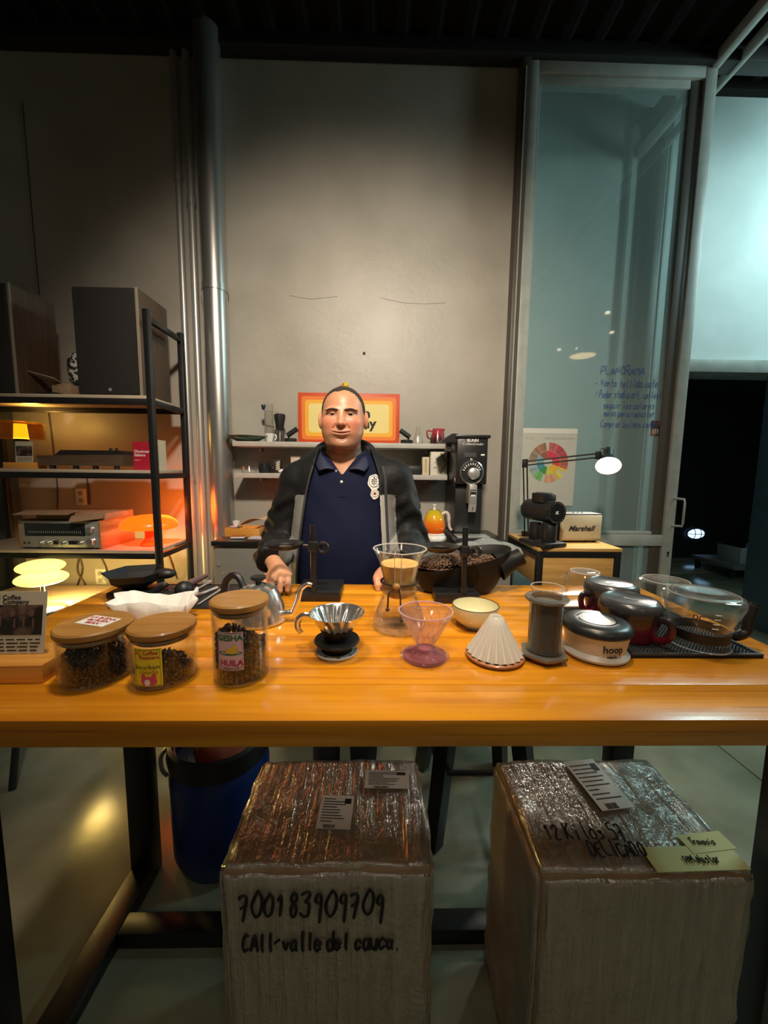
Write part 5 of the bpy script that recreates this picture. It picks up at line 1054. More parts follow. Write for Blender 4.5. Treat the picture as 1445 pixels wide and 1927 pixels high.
# bar mat
bmx0, bmx1, bmy0, bmy1 = .50, .848, .783, 1.075
t = thing('bar_mat', 'black studded rubber bar mat at the right end of the table', 'mat', ((bmx0+bmx1)/2, (bmy0+bmy1)/2, TZ)); W, D_ = bmx1-bmx0, bmy1-bmy0
MB().box((0,0,.003), (W,D_,.006), .001).build('mat_sheet', RUBBER, t)
for s in (-1, 1): MB().box((0,s*(D_/2-.004),.006), (W,.008,.008), .001).build('mat_edge', RUBBER, t); MB().box((s*(W/2-.004),0,.006), (.008,D_-.016,.008), .001).build('mat_edge', RUBBER, t)
k = MB()
for i in range(40):
    for j in range(34): k.add([(-.0018,-.0018,0),(.0018,-.0018,0),(.0018,.0018,0),(-.0018,.0018,0),(-.001,-.001,.003),(.001,-.001,.003),(.001,.001,.003),(-.001,.001,.003)], [(0,1,5,4),(1,2,6,5),(2,3,7,6),(3,0,4,7),(4,5,6,7)], None, (-W/2+.012+i*(W-.024)/39, -D_/2+.012+j*(D_-.024)/33, .006))
k.build('studs', RUBBER, t, smooth=False, kind='stuff')
MZ = TZ+.0095
def onmat(px, py): q = P(px, py, Z=MZ); return (q.x, q.y, MZ)
RG = gradmat('red to grey glaze', [(0,(.15,.006,.016)),(.025,(.12,.007,.016)),(.058,(.022,.016,.020)),(.095,(.055,.060,.064))], 2, .28, .3)
def red_pot(label, loc, rz):
    t = thing('ceramic_server', label, 'pot', loc, rz, 'upturned red ceramic servers')
    MB().lathe([(.054,.0),(.056,.0),(.060,.018),(.065,.050),(.068,.070),(.066,.082),(.060,.089),(.054,.091),(.050,.088),(0,.087),(0,.080),(.055,.078),(.063,.066),(.054,.004),(.054,.0)], seg=56).build('pot_body', RG, t)
    MB().tube(curve3([(.062,0,.058),(.084,0,.060),(.092,0,.048),(.088,0,.026),(.074,0,.012),(.058,0,.008)]), .0065, 8, flat=1.3).build('handle', RG, t)
    MB().box((0,0,.0875), (.03,.008,.001)).build('base_mark', mat('grey mark', (.14,.15,.15), .3), t)
red_pot('red to grey ceramic server turned over, beside the glass server with black handle', (.614, .887, MZ), R(-62))
red_pot('red to grey ceramic server turned over, behind the other red one', (.652, 1.024, MZ), R(-170))
t = thing('glass_server', 'clear glass server turned over, with black band and black handle', 'server', (.747, .838, MZ), R(-14))
MB().lathe([(.058,.0),(.060,.0),(.057,.010),(.054,.018),(.054,.042),(.062,.062),(.077,.098),(.078,.108),(.074,.117),(.064,.122),(.045,.121),(.030,.117),(0,.116),(0,.1135),(.030,.1145),(.063,.119),(.0755,.106),(.0745,.098),(.0515,.042),(.0515,.018),(.058,.0)], seg=60).build('glass_wall', GLASS, t)
MB().tube(ring_pts((0,0,.0015), .059), .0014, 6, True).build('rim', RIM, t); MB().tube(ring_pts((0,0,.1195), .066), .0012, 6, True).build('base_edge', RIM, t)
MB().lathe([(.0545,.019),(.0562,.019),(.0562,.040),(.0545,.040),(.0545,.019)], seg=60).build('black_band', BLACK, t)
MB().tube(curve3([(.054,.0,.028),(.078,.005,.024),(.096,.010,.034),(.100,.012,.060),(.108,.014,.088),(.112,.015,.100)]), [.008]*6+[.011]*30+[.009]*5, 10).build('handle', BLACK, t)
for i in range(4): MB().box((-.002,-.0600-.0023*i*1.0,.058+.011*i), (.012,.0008,.0022), 0, (R(-24),0,0)).build('scale_mark', WHITEINK, t)
text('DC', .014, INK, t, (-.035,-.060,.080), (R(66),0,R(-30)), bold=.03)
t = thing('glass_server', 'clear round glass server turned over at the back right of the mat', 'server', (.812, 1.035, MZ))
MB().lathe([(.052,.0),(.054,.0),(.052,.012),(.060,.030),(.070,.062),(.071,.075),(.064,.089),(.050,.095),(.030,.093),(0,.092),(0,.0895),(.049,.092),(.062,.087),(.0685,.074),(.057,.031),(.0495,.012),(.052,.0)], seg=56).build('glass_wall', GLASS, t); MB().tube(arc((.066,0,.042), .024, -75, 75, 10), .005, 8).build('handle', GLASS, t); MB().tube(ring_pts((0,0,.093), .055), .0014, 6, True).build('base_edge', RIM, t)
t = thing('glass_pot', 'clear glass pot turned over with a looped glass handle, left of the red servers', 'pot', tp(1097, 1126))
MB().lathe([(.050,.0),(.052,.0),(.054,.010),(.053,.022),(.056,.040),(.057,.060),(.052,.078),(.042,.088),(.028,.090),(0,.088),(0,.0855),(.041,.0855),(.0495,.077),(.0545,.060),(.0505,.022),(.0515,.010),(.050,.0)], seg=52).build('glass_wall', GLASS, t)
MB().tube(ring_pts((0,0,.0885), .041), .0014, 6, True).build('base_edge', RIM, t)
MB().tube([(-.078+.026*math.cos(R(a)), -.004, .046+.030*math.sin(R(a))) for a in range(0, 360, 15)], .0045, 8, True).build('handle', GLASS, t)
t = thing('glass_cup', 'low clear glass cup behind the plunger brewer', 'cup', tp(1028, 1138)); MB().tube(ring_pts((0,0,.0565), .046), .0013, 6, True).build('rim', RIM, t); MB().lathe(shell([(0,.0005),(.038,.0005),(.042,.006),(.046,.046),(.047,.056)], .0024), seg=44).build('glass_wall', GLASS, t); MB().tube(arc((.044,0,.030), .020, -75, 75, 9), .0035, 8).build('handle', GLASS, t)
# ---- black bean tray with spout
t = thing('bean_tray', 'large black scoop tray with a pouring spout, filled with roasted beans', 'tray', (.275, 1.238, TZ))
def trayfn(u, v):
    a = 2*math.pi*u; k = min(v/.8, 1.); ax_ = .100+.060*k**.6; ay_ = .048+.026*k**.6
    if math.cos(a) > 0: ax_ *= 1.0+.06*k
    zr = .116+.034*math.cos(a)+.014*math.sin(a)
    if v <= .8: return (ax_*math.cos(a), ay_*math.sin(a), .001+(zr-.001)*k**1.15)
    s = (v-.8)/.2; return ((ax_-.007)*(1-.25*s)*math.cos(a), (ay_-.007)*(1-.25*s)*math.sin(a), zr-.060*s)
MB().grid(trayfn, 64, 26, True).build('tray_body', mat('satin black tray', (.010,.010,.010), .5, spec=.2), t)
MB().lathe([(0,.0008),(.084,.0008),(.084,.0016),(0,.0016)], seg=40, sy=.65).build('tray_floor', MATS['satin black tray'], t)
MB().tube([(.130,0,.085),(.165,.0,.100),(.185,.0,.110),(.205,.0,.120)], [.048,.034,.028,.029], 24, cap=False).build('spout', MATS['satin black tray'], t); MB().cyl((.2045,0,.1196), (.206,0,.1206), .026, seg=24).build('spout_mouth', BLACK, t)
rn = random.Random(5); pts = []
for k in range(1500):
    a = rn.uniform(0, 6.283); rr = math.sqrt(rn.random()); x, y = rr*.132*math.cos(a)-.01, rr*.056*math.sin(a); pts.append((x, y, .104+.022*math.cos(rr*1.6)+.08*x+rn.uniform(-.006,.003)))
beans(pts, BEAN, t, .0058, seed=9); MB().lathe([(0,.112),(.120,.090),(.135,.085),(0,.080)], (-.01,0,0), 36, sy=.45).build('bean_bed', BEAN, t)
# ================================================================== THE MAN BEHIND THE TABLE
def ell(p, c, r):
    q = (p-np.array(c))/np.array(r); k0 = np.linalg.norm(q, axis=1); k1 = np.linalg.norm(q/np.array(r), axis=1); return k0*(k0-1)/np.maximum(k1, 1e-9)
def cap(p, a, b, ra, rb):
    a = np.array(a); d = np.array(b)-a; h = np.clip((p-a)@d/(d@d), 0, 1); return np.linalg.norm(p-a-h[:, None]*d, axis=1)-(ra+(rb-ra)*h)
def smin(a, b, k): h = np.clip(.5+.5*(b-a)/k, 0, 1); return b*(1-h)+a*h-k*h*(1-h)
def smax(a, b, k): return -smin(-a, -b, k)
def polygonise(fn, ax, blk=6, margin=.42):
    """surface nets over a tensor grid, sampled finely only near the surface"""
    nx, ny, nz = map(len, ax); F = np.ones((nx, ny, nz), np.float32)
    ci = [np.unique(np.r_[np.arange(blk//2, n, blk), n-1]) for n in (nx, ny, nz)]
    G = np.stack(np.meshgrid(*[a[i] for a, i in zip(ax, ci)], indexing='ij'), -1).reshape(-1, 3); d = fn(G).reshape([len(i) for i in ci])
    for bi in range(0, nx, blk):
        pass
    bx = [np.minimum(np.arange(n)//blk, len(i)-1) for n, i in zip((nx, ny, nz), ci)]
    ext = np.sqrt(sum(np.maximum.reduce([np.gradient(a)])[i].reshape([-1 if k == j else 1 for k in range(3)])**2 for j, (a, i) in enumerate(zip(ax, ci))))*blk
    near = np.abs(d) < ext*margin+.004
    F = d[np.ix_(*bx)].astype(np.float32); mask = near[np.ix_(*bx)]
    I = np.argwhere(mask); pts = np.stack([ax[k][I[:, k]] for k in range(3)], 1)
    out = np.concatenate([fn(c) for c in np.array_split(pts, max(1, len(pts)//200000))]); F[mask] = out
    S = F < 0; cell = np.zeros((nx-1, ny-1, nz-1), np.int8)
    for i in (0, 1):
        for j in (0, 1):
            for k in (0, 1): cell += S[i:nx-1+i, j:ny-1+j, k:nz-1+k]
    act = np.argwhere((cell > 0) & (cell < 8)); idx = -np.ones(cell.shape, np.int64); idx[tuple(act.T)] = np.arange(len(act))
    acc = np.zeros((len(act), 3)); cnt = np.zeros(len(act))
    cor = [(i, j, k) for i in (0, 1) for j in (0, 1) for k in (0, 1)]
    for A in cor:
        for axn in range(3):
            if A[axn]: continue
            B = list(A); B[axn] = 1; ia, ib = act+np.array(A), act+np.array(B); fa, fb = F[tuple(ia.T)], F[tuple(ib.T)]; m = (fa < 0) != (fb < 0); t = np.where(m, fa/np.where(m, fa-fb, 1), 0)
            pa = np.stack([ax[k][ia[:, k]] for k in range(3)], 1); pb = np.stack([ax[k][ib[:, k]] for k in range(3)], 1)
            acc += np.where(m[:, None], pa+(pb-pa)*t[:, None], 0); cnt += m
    V = acc/cnt[:, None]; Q = []
    for axn in range(3):
        u, v = [(1, 2), (2, 0), (0, 1)][axn]; a = [slice(None)]*3; b_ = [slice(None)]*3; a[axn] = slice(0, -1); b_[axn] = slice(1, None)
        ch = S[tuple(a)] != S[tuple(b_)]; E = np.argwhere(ch); ok = (E[:, u] > 0) & (E[:, v] > 0) & (E[:, u] < F.shape[u]-1) & (E[:, v] < F.shape[v]-1); E = E[ok]
        du, dv = np.eye(3, dtype=int)[u], np.eye(3, dtype=int)[v]; q = np.stack([idx[tuple((E-du-dv).T)], idx[tuple((E-dv).T)], idx[tuple(E.T)], idx[tuple((E-du).T)]], 1)
        fl = ~S[tuple(E.T)]; q[fl] = q[fl][:, ::-1]; Q.append(q)
    return V, np.concatenate(Q)
def npmesh(name, V, Q, smooth_it=1):
    if smooth_it:
        for _ in range(smooth_it):
            E = np.concatenate([Q[:, [0,1]], Q[:, [1,2]], Q[:, [2,3]], Q[:, [3,0]]]); s = np.zeros_like(V); c = np.zeros(len(V))
            np.add.at(s, E[:, 0], V[E[:, 1]]); np.add.at(s, E[:, 1], V[E[:, 0]]); np.add.at(c, E[:, 0], 1); np.add.at(c, E[:, 1], 1); V = V*.5+.5*s/np.maximum(c, 1)[:, None]
    me = bpy.data.meshes.new(name); me.vertices.add(len(V)); me.vertices.foreach_set('co', V.astype(np.float32).ravel()); me.loops.add(len(Q)*4); me.loops.foreach_set('vertex_index', Q.astype(np.int32).ravel())
    me.polygons.add(len(Q)); me.polygons.foreach_set('loop_start', np.arange(0, len(Q)*4, 4, dtype=np.int32)); me.polygons.foreach_set('loop_total', np.full(len(Q), 4, np.int32)); me.update(calc_edges=True); me.validate()
    me.polygons.foreach_set('use_smooth', [True]*len(me.polygons)); return me, V
def axis(*segs):
    o = []
    for a, b, s in segs: o += list(np.arange(a, b-1e-9, s))
    return np.array(o+[segs[-1][1]])
X0, YH, ZE = -.130, 1.525, 1.600     # between the eyes
MAN = thing('person', 'man in navy polo and open black grey jacket standing behind the table', 'person', (X0, 1.56, 0)); MO = np.array([X0, 1.56, 0])
H0 = np.array([0, YH-1.56, ZE])      # head origin in the person's space
def head_sd(p):
    h = p-H0; m = h.copy(); m[:, 0] = np.abs(m[:, 0])
    d = ell(h, (0,.015,.022), (.083,.100,.092)); d = smin(d, ell(h, (0,-.018,-.042), (.075,.076,.082)), .03)
    d = smin(d, ell(m, (.038,-.040,-.058), (.034,.042,.045)), .03); d = smin(d, ell(h, (0,-.068,-.108), (.032,.026,.020)), .02); d = smin(d, ell(m, (.026,-.034,-.098), (.033,.040,.027)), .022)
    d = smin(d, ell(m, (.040,-.064,-.030), (.028,.022,.022)), .02)
    d = smin(d, ell(m, (.033,-.077,.016), (.028,.014,.008)), .012)
    d = smax(d, -ell(m, (.033,-.0965,-.001), (.019,.016,.011)), .010)
    d = smin(d, cap(h, (0,-.080,.010), (0,-.100,-.030), .0075, .0105), .011); d = smin(d, ell(h, (0,-.104,-.036), (.0135,.013,.011)), .008); d = smin(d, ell(m, (.0125,-.092,-.040), (.0085,.011,.0075)), .006)
    d = smax(d, -ell(m, (.0075,-.103,-.0475), (.0045,.006,.004)), .003)
    d = smin(d, ell(h, (0,-.080,-.066), (.034,.016,.016)), .014)
    sm = -.0690+5.0*(h[:, 0])**2                    # smile line
    z = h[:, 2]-sm; lipx = (h[:, 0]/.026)**2
    d = smin(d, ell(np.stack([h[:, 0], h[:, 1], z], 1), (0,-.0905,.0035), (.031,.007,.0042)), .005); d = smin(d, ell(np.stack([h[:, 0], h[:, 1], z], 1), (0,-.0905,-.0058), (.026,.0075,.0056)), .005)
    d = smax(d, -ell(np.stack([h[:, 0], h[:, 1], z], 1), (0,-.0985,-.0003), (.0315,.012,.0014)), .003)
    d = smax(d, -cap(m, (.019,-.094,-.040), (.038,-.084,-.062), .0022, .0010), .007)   # nose-to-mouth folds
    d = smax(d, -ell(h, (0,-.094,-.089), (.016,.008,.004)), .008)
    e = m-np.array([.033,-.0715,.000]); lid = np.linalg.norm(e, axis=1)-.0150; slit = ell(e+np.array([0,0,.0012]), (0,-.012,0), (.0124,.02,.0039)); d = smin(d, np.maximum(lid, -slit), .004); d = np.maximum(d, -(np.maximum(slit, np.linalg.norm(e, axis=1)-.0152)))
    er = m-np.array([.087,.016,-.012]); er2 = er.copy(); er2[:, 1] = er[:, 1]*.94-er[:, 0]*.34; er2[:, 0] = er[:, 0]*.94+er[:, 1]*.34
    ear = ell(er2, (0,0,0), (.009,.021,.034)); ear = smax(ear, -ell(er2, (.008,-.004,.003), (.006,.012,.021)), .004); d = smin(d, ear, .006)
    nk = cap(h, (0,.030,-.06), (0,.042,-.20), .064, .072); d = smin(d, nk, .014); return d
SHO = [(-.188,.01,1.340), (.203,.01,1.362)]; ELB = [(-.274,.02,1.085), (.280,.03,1.100)]; WRI = [(-.232,-.235,1.082), (.225,-.19,1.062)]
HC = [np.array((-.187,-.322,1.047)), np.array((.166,-.262,1.030))]
def hand_sd(p, s):
    """palm on the table edge, four curled fingers towards the camera, thumb to the outside"""
    w = np.array(WRI[s]); c = HC[s]; sg = -1 if s == 0 else 1
    d = cap(p, w, c+np.array([0,.02,.010]), .027, .028); q = p-c
    d = smin(d, ell(q, (0,.012,.002), (.042,.040,.019)), .02)
    for k, (dx, ln, dz) in enumerate(((-.033,.050,0), (-.011,.060,.002), (.012,.056,.001), (.033,.044,-.002))):
        dx = dx*sg*-1 if s else dx
        k0 = np.array([dx,-.018,.006+dz]); k1 = np.array([dx*1.08+.004,-.018-ln*.52,.003+dz]); k2 = np.array([dx*1.08+.007,-.018-ln*.80,-.013]); k3 = np.array([dx*1.05+.008,-.018-ln*.88,-.026])
        f = cap(q, k0, k1, .0120, .0108); f = smin(f, cap(q, k1, k2, .0108, .0100), .004); f = smin(f, cap(q, k2, k3, .0100, .0092), .004); d = smin(d, f, .005)
    th = cap(q, (sg*.030,.020,-.006), (sg*.054,-.004,-.014), .0145, .012); th = smin(th, cap(q, (sg*.054,-.004,-.014), (sg*.064,-.026,-.022), .012, .0095), .004); return smin(d, th, .008)
def torso_sd(p, g=0.):
    d = ell(p, (0,.005,1.27), (.188+g,.118+g,.20+g)); d = smin(d, ell(p, (0,-.012,1.06), (.190+g,.140+g,.20+g)), .10); d = smin(d, ell(p, (0,.0,.90), (.175+g,.125+g,.14+g)), .08)
    m = p.copy(); m[:, 0] = np.abs(m[:, 0]); return smin(smin(d, cap(p, (.0,.02,1.425), (-.160,.015,1.350), .052+g, .056+g), .05), cap(p, (.0,.02,1.425), (.170,.015,1.365), .052+g, .056+g), .05)
def arm_sd(p, s, g=0., e=0.): return smin(cap(p, SHO[s], ELB[s], .052+g, .042+g), cap(p, ELB[s], WRI[s], .040+g, .026+g+e), .02)
def body_sd(p):
    hd = np.full(len(p), .3); k = p[:, 2] > 1.34; hd[k] = head_sd(p[k]); d = smin(hd, torso_sd(p, -.012), .03)
    for s in (0, 1):
        d = smin(d, arm_sd(p, s, -.004), .02); k = (np.abs(p[:, 0]-HC[s][0]) < .14) & (p[:, 1] < -.10) & (p[:, 2] < 1.16); hh = np.full(len(p), .3)
        if k.any(): hh[k] = hand_sd(p[k], s)
        d = smin(d, hh, .012)
    return d
ax = [axis((-.37,-.28,.006), (-.28,-.10,.0025), (-.10,.10,.0017), (.10,.24,.0025), (.24,.37,.006)), axis((-.42,-.14,.0025), (-.14,-.07,.0016), (-.07,.17,.0035)), axis((.76,.99,.012), (.99,1.08,.0022), (1.08,1.44,.006), (1.44,1.76,.0017))]
V, Q = polygonise(body_sd, ax); me, V = npmesh('body', V, Q, 1)
h = V-H0; n_ = RNG.random(len(V)); mx = np.abs(h[:, 0])
g = lambda c, r: np.exp(-np.sum(((np.stack([mx, h[:, 1], h[:, 2]], 1)-np.array(c))/np.array(r))**2, 1))
skin = np.array([.55,.265,.15]); C = np.tile(skin, (len(V), 1))
def tint(C, w_, col): return C*(1-w_[:, None])+np.array(col)*w_[:, None]
C = tint(C, .8*g((.045,-.075,-.035), (.026,.03,.024)), (.56,.155,.105)); C = tint(C, .55*g((0,-.105,-.036), (.016,.02,.014)), (.58,.19,.13)); C = tint(C, .35*g((.095,.01,-.01), (.02,.03,.04)), (.55,.18,.12))
sst = lambda v, a, b: np.clip((v-a)/(b-a), 0, 1)**2*(3-2*np.clip((v-a)/(b-a), 0, 1))
st = sst(-h[:, 2], .062, .095)*sst(-h[:, 1], -.02, .03)*sst(-h[:, 2], .155, .125)+.8*np.exp(-(mx/.030)**4-((h[:, 2]+.057)/.008)**2)*(h[:, 1] < -.07)+.5*sst(mx, .055, .075)*sst(-h[:, 2], .02, .05)*sst(-h[:, 2], .13, .10)*sst(h[:, 1], -.06, -.03)
C = tint(C, np.clip(st, 0, 1)*(.34+.22*n_), (.17,.105,.08))
sm = -.0690+5.0*h[:, 0]**2; z = h[:, 2]-sm; lw = np.clip(1.4-((h[:, 0]/.031)**2+(z/.0088)**2), 0, 1)*(h[:, 1] < -.080); C = tint(C, .7*lw, (.46,.15,.11)); C = tint(C, .85*np.exp(-(z/.0017)**2)*(mx < .034)*(h[:, 1] < -.07), (.12,.03,.022))
C = tint(C, .40*np.exp(-((mx-.034)/.017)**2-((h[:, 2]+.002)/.009)**2)*(h[:, 1] < -.05), (.30,.13,.08))
hair = np.clip((h[:, 2]-.030+.9*np.clip(-.02-h[:, 1], 0, 1))/.02, 0, 1)*0
ca = me.color_attributes.new('tone', 'FLOAT_COLOR', 'POINT'); ca.data.foreach_set('color', np.c_[C, np.ones(len(C))].astype(np.float32).ravel())
link('body', me, mat('skin', attr='tone', rough=.42, sss=.12, spec=.45), MAN)
# hair: close crop on sides and crown, bare forehead
def hair_sd(p):
    hh = p-H0; mm = np.abs(hh[:, 0]); d = ell(hh, (0,.015,.022), (.0845,.1015,.0940))
    ylim = -.050+.020*(mm/.075)**2-.007*np.exp(-((hh[:, 0]+.012)/.014)**2)+.0035*np.sin(hh[:, 0]*620+2*np.sin(hh[:, 2]*300))*np.sin(hh[:, 2]*410+1)
    region = np.maximum((ylim-hh[:, 1])*.8, -.020-hh[:, 2]-.8*np.clip(hh[:, 1]-.02, 0, 1)); region = np.maximum(region, .012-np.hypot((hh[:, 1]-.016)/.9, (hh[:, 2]+.010)*.45)+0*mm)
    return np.maximum(d, np.maximum(region, -(d+.008)))
V, Q = polygonise(hair_sd, [axis((-.10,.10,.002)), axis((-.16,.10,.002)), axis((1.54,1.735,.002))], 4, 1.2); me, V = npmesh('hair', V, Q, 1); link('hair', me, mat('short dark hair', (.030,.021,.016), .7, bump=.6, bscale=700), MAN)
def hfront(x, z):
    ys = np.linspace(-.135, .0, 400); p = np.stack([np.full(400, x), ys, np.full(400, z)], 1)+H0; d = head_sd(p); i = np.argmax(d < 0); t = d[i-1]/(d[i-1]-d[i]); return Vector(H0)+Vector((x, ys[i-1]+(ys[i]-ys[i-1])*t, z))
BROW = mat('dark eyebrow hair', (.045,.027,.018), .8)
for s in (-1, 1):
    b = MB()      # brow hugging the ridge
    prof = [(.010,.0120,.0022),(.016,.0140,.0038),(.026,.0160,.0042),(.036,.0168,.0040),(.046,.0150,.0032),(.055,.0105,.0018)]
    def bf(u, v):
        x = .010+.045*u; z0 = float(np.interp(x, [q[0] for q in prof], [q[1] for q in prof])); w2 = float(np.interp(x, [q[0] for q in prof], [q[2] for q in prof])); q = hfront(s*x, z0+(v*2-1)*w2); q.y -= .0016*math.sin(v*math.pi)+.0002; return q
    b.grid(bf, 24, 6).build('eyebrow', BROW, MAN)
    e = Vector(H0)+Vector((s*.033,-.0715,0)); ey = MB().sphere(e, .0137, 24, 16).build('eyeball', mat('eye white', (.30,.26,.23), .25), MAN)
    MB().sphere(e+Vector((0,-.0098,-.0010)), (.0074,.0048,.0074), 16, 10).build('iris', mat('dark brown iris', (.018,.009,.006), .1), ey)
# polo
def noisey(p, f, a): return a*(np.sin(p[:, 0]*f+3*np.sin(p[:, 2]*f*.37))*np.sin(p[:, 2]*f*.8+2*np.sin(p[:, 0]*f*.5+1)))
def polo_sd(p):
    d = torso_sd(p, .004)+noisey(p, 26, .0016); hh = p-H0
    neckcut = np.maximum(cap(p, (0,.0,1.46), (0,.02,1.62), .074, .078), -1); vcut = np.maximum(np.abs(p[:, 0])-.055*np.clip((p[:, 2]-1.375)/.075, 0, 2), p[:, 1]+.02)
    return np.maximum(np.maximum(d, -neckcut), -np.maximum(vcut, 1.375-p[:, 2]))
V, Q = polygonise(polo_sd, [axis((-.26,.26,.004)), axis((-.18,.15,.004)), axis((.80,1.50,.004))]); me, V = npmesh('polo_shirt', V, Q, 2)
NAVY = mat('navy pique cotton', (.0060,.0090,.031), .8, bump=.25, bscale=900, spec=.15); link('polo_shirt', me, NAVY, MAN)
def chest(x, z, off=.003):
    """front surface of the polo at x, z"""
    ys = np.linspace(-.22, .02, 240); p = np.stack([np.full(240, x), ys, np.full(240, z)], 1); d = torso_sd(p, .004); i = np.argmax(d < 0); return Vector((x, ys[i]-off, z))
COLL = mat('navy collar knit', (.010,.014,.042), .7, bump=.2, bscale=600)
for s in (-1, 1):      # two collar wings that fold down from the neck
    I_ = curve3([(0,.098,1.492), (s*.060,.075,1.488), (s*.082,.015,1.472), (s*.066,-.052,1.440), (s*.026,-.098,1.398)], 7); O_ = curve3([(0,.122,1.470), (s*.078,.095,1.462), (s*.108,.015,1.446), (s*.107,-.052,1.418), (s*.086,-.104,1.392)], 7); nI = len(I_)-1
    def cf(u, v):
        a_, b_ = I_[round(u*nI)], O_[round(u*nI)]; q = a_.lerp(b_, v); q.z += .010*math.sin(v*math.pi)*(1-.3*u); q.y -= .008*math.sin(v*math.pi)*u; return q
    o = MB().grid(cf, nI+1, 7).build('collar', COLL, MAN); o.modifiers.new('s', 'SOLIDIFY').thickness = .004
pts = [chest(0.0, z, .0015) for z in np.linspace(1.30, 1.378, 8)]
MB().grid(lambda u, v: tuple(chest(-.015+.03*u, 1.296+.085*v, .0025)), 4, 10).build('placket', NAVY, MAN)
for z in (1.352, ): MB().sphere(chest(.0, z, .004), (.0052,.0022,.0052), 14, 8).build('button', WHITE, MAN)
MB().sphere(chest(-.022, 1.392, .002), (.0045,.002,.0045), 14, 8).build('button', mat('grey button', (.3,.3,.3), .3), MAN)
# emblem on the chest: two linked white medallions with dark drawing
EW, EK = mat('emblem white', (.68,.67,.62), .7), mat('emblem dark', (.03,.035,.05), .7)
def patch(cx_, cz_, rx, rz, m_, off, nm, wav=0., n=26, point=0.):
    vs = [tuple(chest(cx_, cz_, off))]
    for k in range(n):
        a = 2*math.pi*k/n; r_ = 1+wav*math.sin(6*a)+point*max(0, math.cos(a+math.pi/2))**6; vs.append(tuple(chest(cx_+rx*r_*math.cos(a), cz_+rz*r_*math.sin(a), off)))
    MB().add(vs, [(0, 1+k, 1+(k+1) % n) for k in range(n)]).build(nm, m_, MAN)
ex = .122
patch(ex,1.352,.024,.029,EW,.0032,'emblem',.05,point=.12); patch(ex,1.354,.0195,.0225,EK,.0040,'emblem_ring'); patch(ex,1.354,.0178,.0205,EW,.0046,'emblem')
for dx, dz, rx, rz in ((0,-.002,.0016,.015), (-.0065,.006,.0042,.0026), (.0065,.009,.0042,.0026), (-.0070,-.001,.0045,.0022), (.0072,.001,.0045,.0022), (-.0060,-.009,.0040,.0018), (.0060,-.007,.0040,.0018), (0,.0145,.0030,.0036)): patch(ex+dx, 1.354+dz, rx, rz, EK, .0052, 'emblem_drawing')
patch(ex+.003,1.307,.0165,.018,EW,.0034,'emblem',.04,point=.18); patch(ex+.003,1.308,.0125,.0130,EK,.0041,'emblem_ring'); patch(ex+.003,1.308,.0112,.0116,EW,.0047,'emblem'); patch(ex+.003,1.308,.006,.0055,mat('emblem red', (.25,.05,.06), .7),.0053,'emblem_drawing')
# jacket
def opening(z, s):
    zs = [.80,.986,1.166,1.306,1.366,1.42,1.47,1.52]; L_ = [.185,.172,.150,.132,.118,.104,.096,.094]; R_ = [.172,.162,.150,.142,.140,.126,.108,.100]
    return np.interp(z, zs, L_ if s < 0 else R_)
def jacket_sd(p):
    t = torso_sd(p, .022)+noisey(p, 18, .004)
    m = p.copy(); m[:, 0] = np.abs(m[:, 0]); t = smin(t, cap(m, (.05,.05,1.440), (.17,.015,1.365), .045, .056), .04)
    ang = np.arctan2(p[:, 1]-.03, p[:, 0]); rad = np.hypot(p[:, 0], p[:, 1]-.03); ring = np.hypot(rad-.108, (p[:, 2]-1.455+.045*np.clip(-(p[:, 1]-.03)/.1, -1, 1))*.75)-.024; t = smin(t, ring, .02)   # bunched hood
    for s in (0, 1):
        a = arm_sd(p, s, .024, .006); al = (p-np.array(SHO[s]))@(np.array(ELB[s])-np.array(SHO[s]))/.28**2
        wr = .0068*np.sin(46*p[:, 2]+22*p[:, 0]*(1 if s else -1)+3*np.sin(30*p[:, 1]))+.003*np.sin(90*p[:, 2]-50*p[:, 1]+2*np.sin(40*p[:, 0])); a = a+wr*np.clip((1.36-p[:, 2])/.12, 0, 1)
        fw = np.array(HC[s])-np.array(WRI[s]); fw = fw/np.linalg.norm(fw); a = smax(a, (p-(np.array(WRI[s])+fw*.012))@fw, .008); t = smin(t, a, .022)
    op = np.where(p[:, 0] < 0, -p[:, 0]-opening(p[:, 2], -1), p[:, 0]-opening(p[:, 2], 1)); cut = np.maximum(op, p[:, 1]-.0)
    neck = np.maximum(np.hypot(p[:, 0], p[:, 1]-.012)-.086, 1.40-p[:, 2]); d = np.maximum(t, -cut); d = np.maximum(d, -neck); return np.maximum(d, .86-p[:, 2])
V, Q = polygonise(jacket_sd, [axis((-.40,.40,.0042)), axis((-.32,.20,.0042)), axis((.84,1.54,.0042))]); me_, V = npmesh('tmp', V, Q, 1); bpy.data.meshes.remove(me_)
cen = V[Q].mean(1); s_ = np.where(cen[:, 0] < 0, -1, 1); inn = np.where(s_ < 0, -cen[:, 0]-opening(cen[:, 2], -1), cen[:, 0]-opening(cen[:, 2], 1))
wid = np.where(s_ < 0, .048+.03*np.clip((1.30-cen[:, 2])/.3, 0, 1)*0, .062); panel = (inn > .002) & (inn < wid) & (cen[:, 1] < .03) & (cen[:, 2] < 1.302-.10*inn*(s_ < 0)) 
edge = (inn <= .002) & (inn > -.02) & (cen[:, 1] < .02)
panel &= cen[:, 1] < -.02
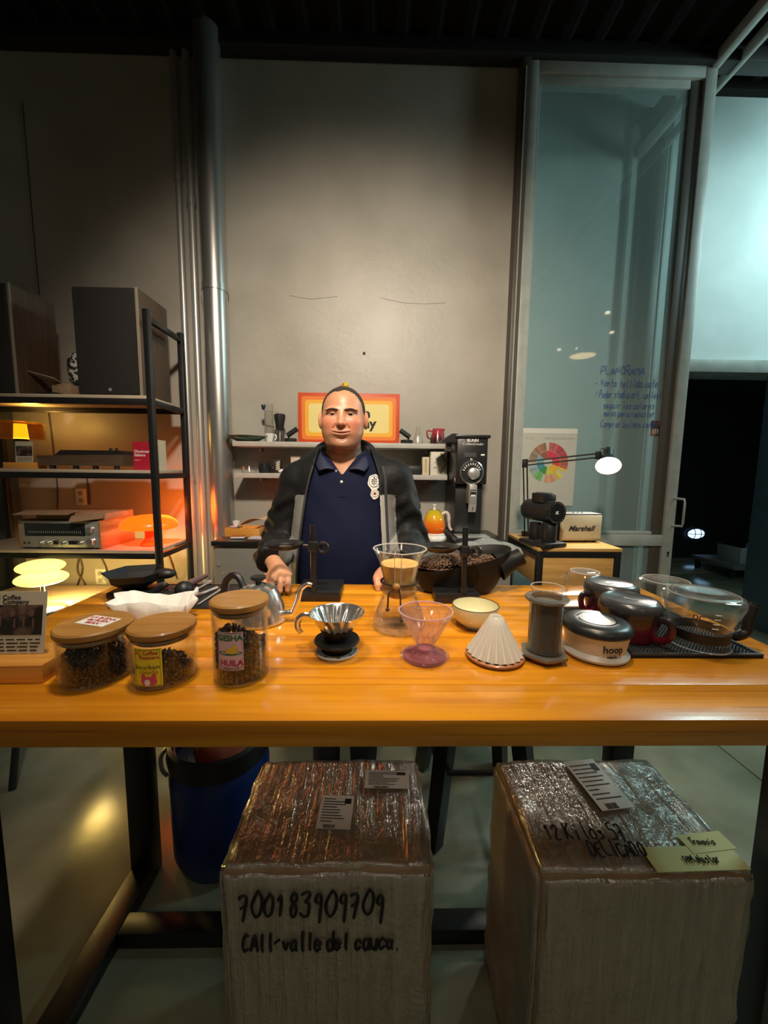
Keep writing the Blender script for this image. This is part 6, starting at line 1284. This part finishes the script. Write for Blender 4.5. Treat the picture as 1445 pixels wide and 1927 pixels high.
JB, JG = mat('black nylon', (.0085,.009,.010), .6, bump=.35, bscale=30, spec=.22), mat('grey nylon panel', (.20,.195,.185), .5, bump=.2, bscale=120)
def submesh(name, sel, m_):
    q = Q[sel]; u, inv = np.unique(q, return_inverse=True); me, _ = npmesh(name, V[u], inv.reshape(-1, 4), 0); return link(name, me, m_, MAN)
lin = panel & (s_ > 0) & (inn < .022)
submesh('jacket', ~panel, JB); submesh('jacket_panel', panel & (s_ < 0), JG); submesh('jacket_panel', panel & (s_ > 0) & ~lin, JG); submesh('jacket_lining', lin, mat('pale jacket lining', (.36,.34,.31), .6))
def jfront(x, z, off=0.):
    ys = np.linspace(-.24, .06, 300); p = np.stack([np.full(300, x), ys, np.full(300, z)], 1); d = jacket_sd(p); i = np.argmax(d < 0); return Vector((x, ys[i]-off, z))
for s in (-1, 1):
    pts = [jfront(s*(float(opening(z, s))+(.004 if s < 0 else .024)), z, -.001 if s < 0 else .001) for z in np.linspace(.90, 1.41, 22)]; MB().tube(pts, .0045 if s < 0 else .0062, 8).build('zipper', mat('dark grey zipper', (.035,.036,.038), .5), MAN)
# trousers and shoes
JN = mat('dark jeans', (.020,.026,.040), .8, bump=.2, bscale=300); LG = [(-.075,.0,.03), (.085,-.005,.03)]
for k, (x, y, _) in enumerate(LG):
    pass
def tr_sd(p):
    d = ell(p, (0,.0,.88), (.178,.128,.12))
    for x, y, _ in LG: d = smin(d, smin(cap(p, (x*1.05,y,.85), (x,y-.01,.48), .088, .066), cap(p, (x,y-.01,.48), (x,y,.06), .066, .054), .02), .03)
    return np.maximum(d+noisey(p, 30, .003), np.maximum(.035-p[:, 2], p[:, 2]-.95))
V, Q = polygonise(tr_sd, [axis((-.22,.22,.007)), axis((-.16,.16,.007)), axis((.02,.97,.007))]); me, V = npmesh('trousers', V, Q, 2); link('trousers', me, JN, MAN)
for x, y, _ in LG:
    sh = MB().sphere((x, y-.05, .042), (.048,.135,.040), 24, 14).build('shoe', mat('dark shoe', (.015,.013,.012), .45), MAN)
    for v in sh.data.vertices: v.co.z = max(v.co.z, .004)
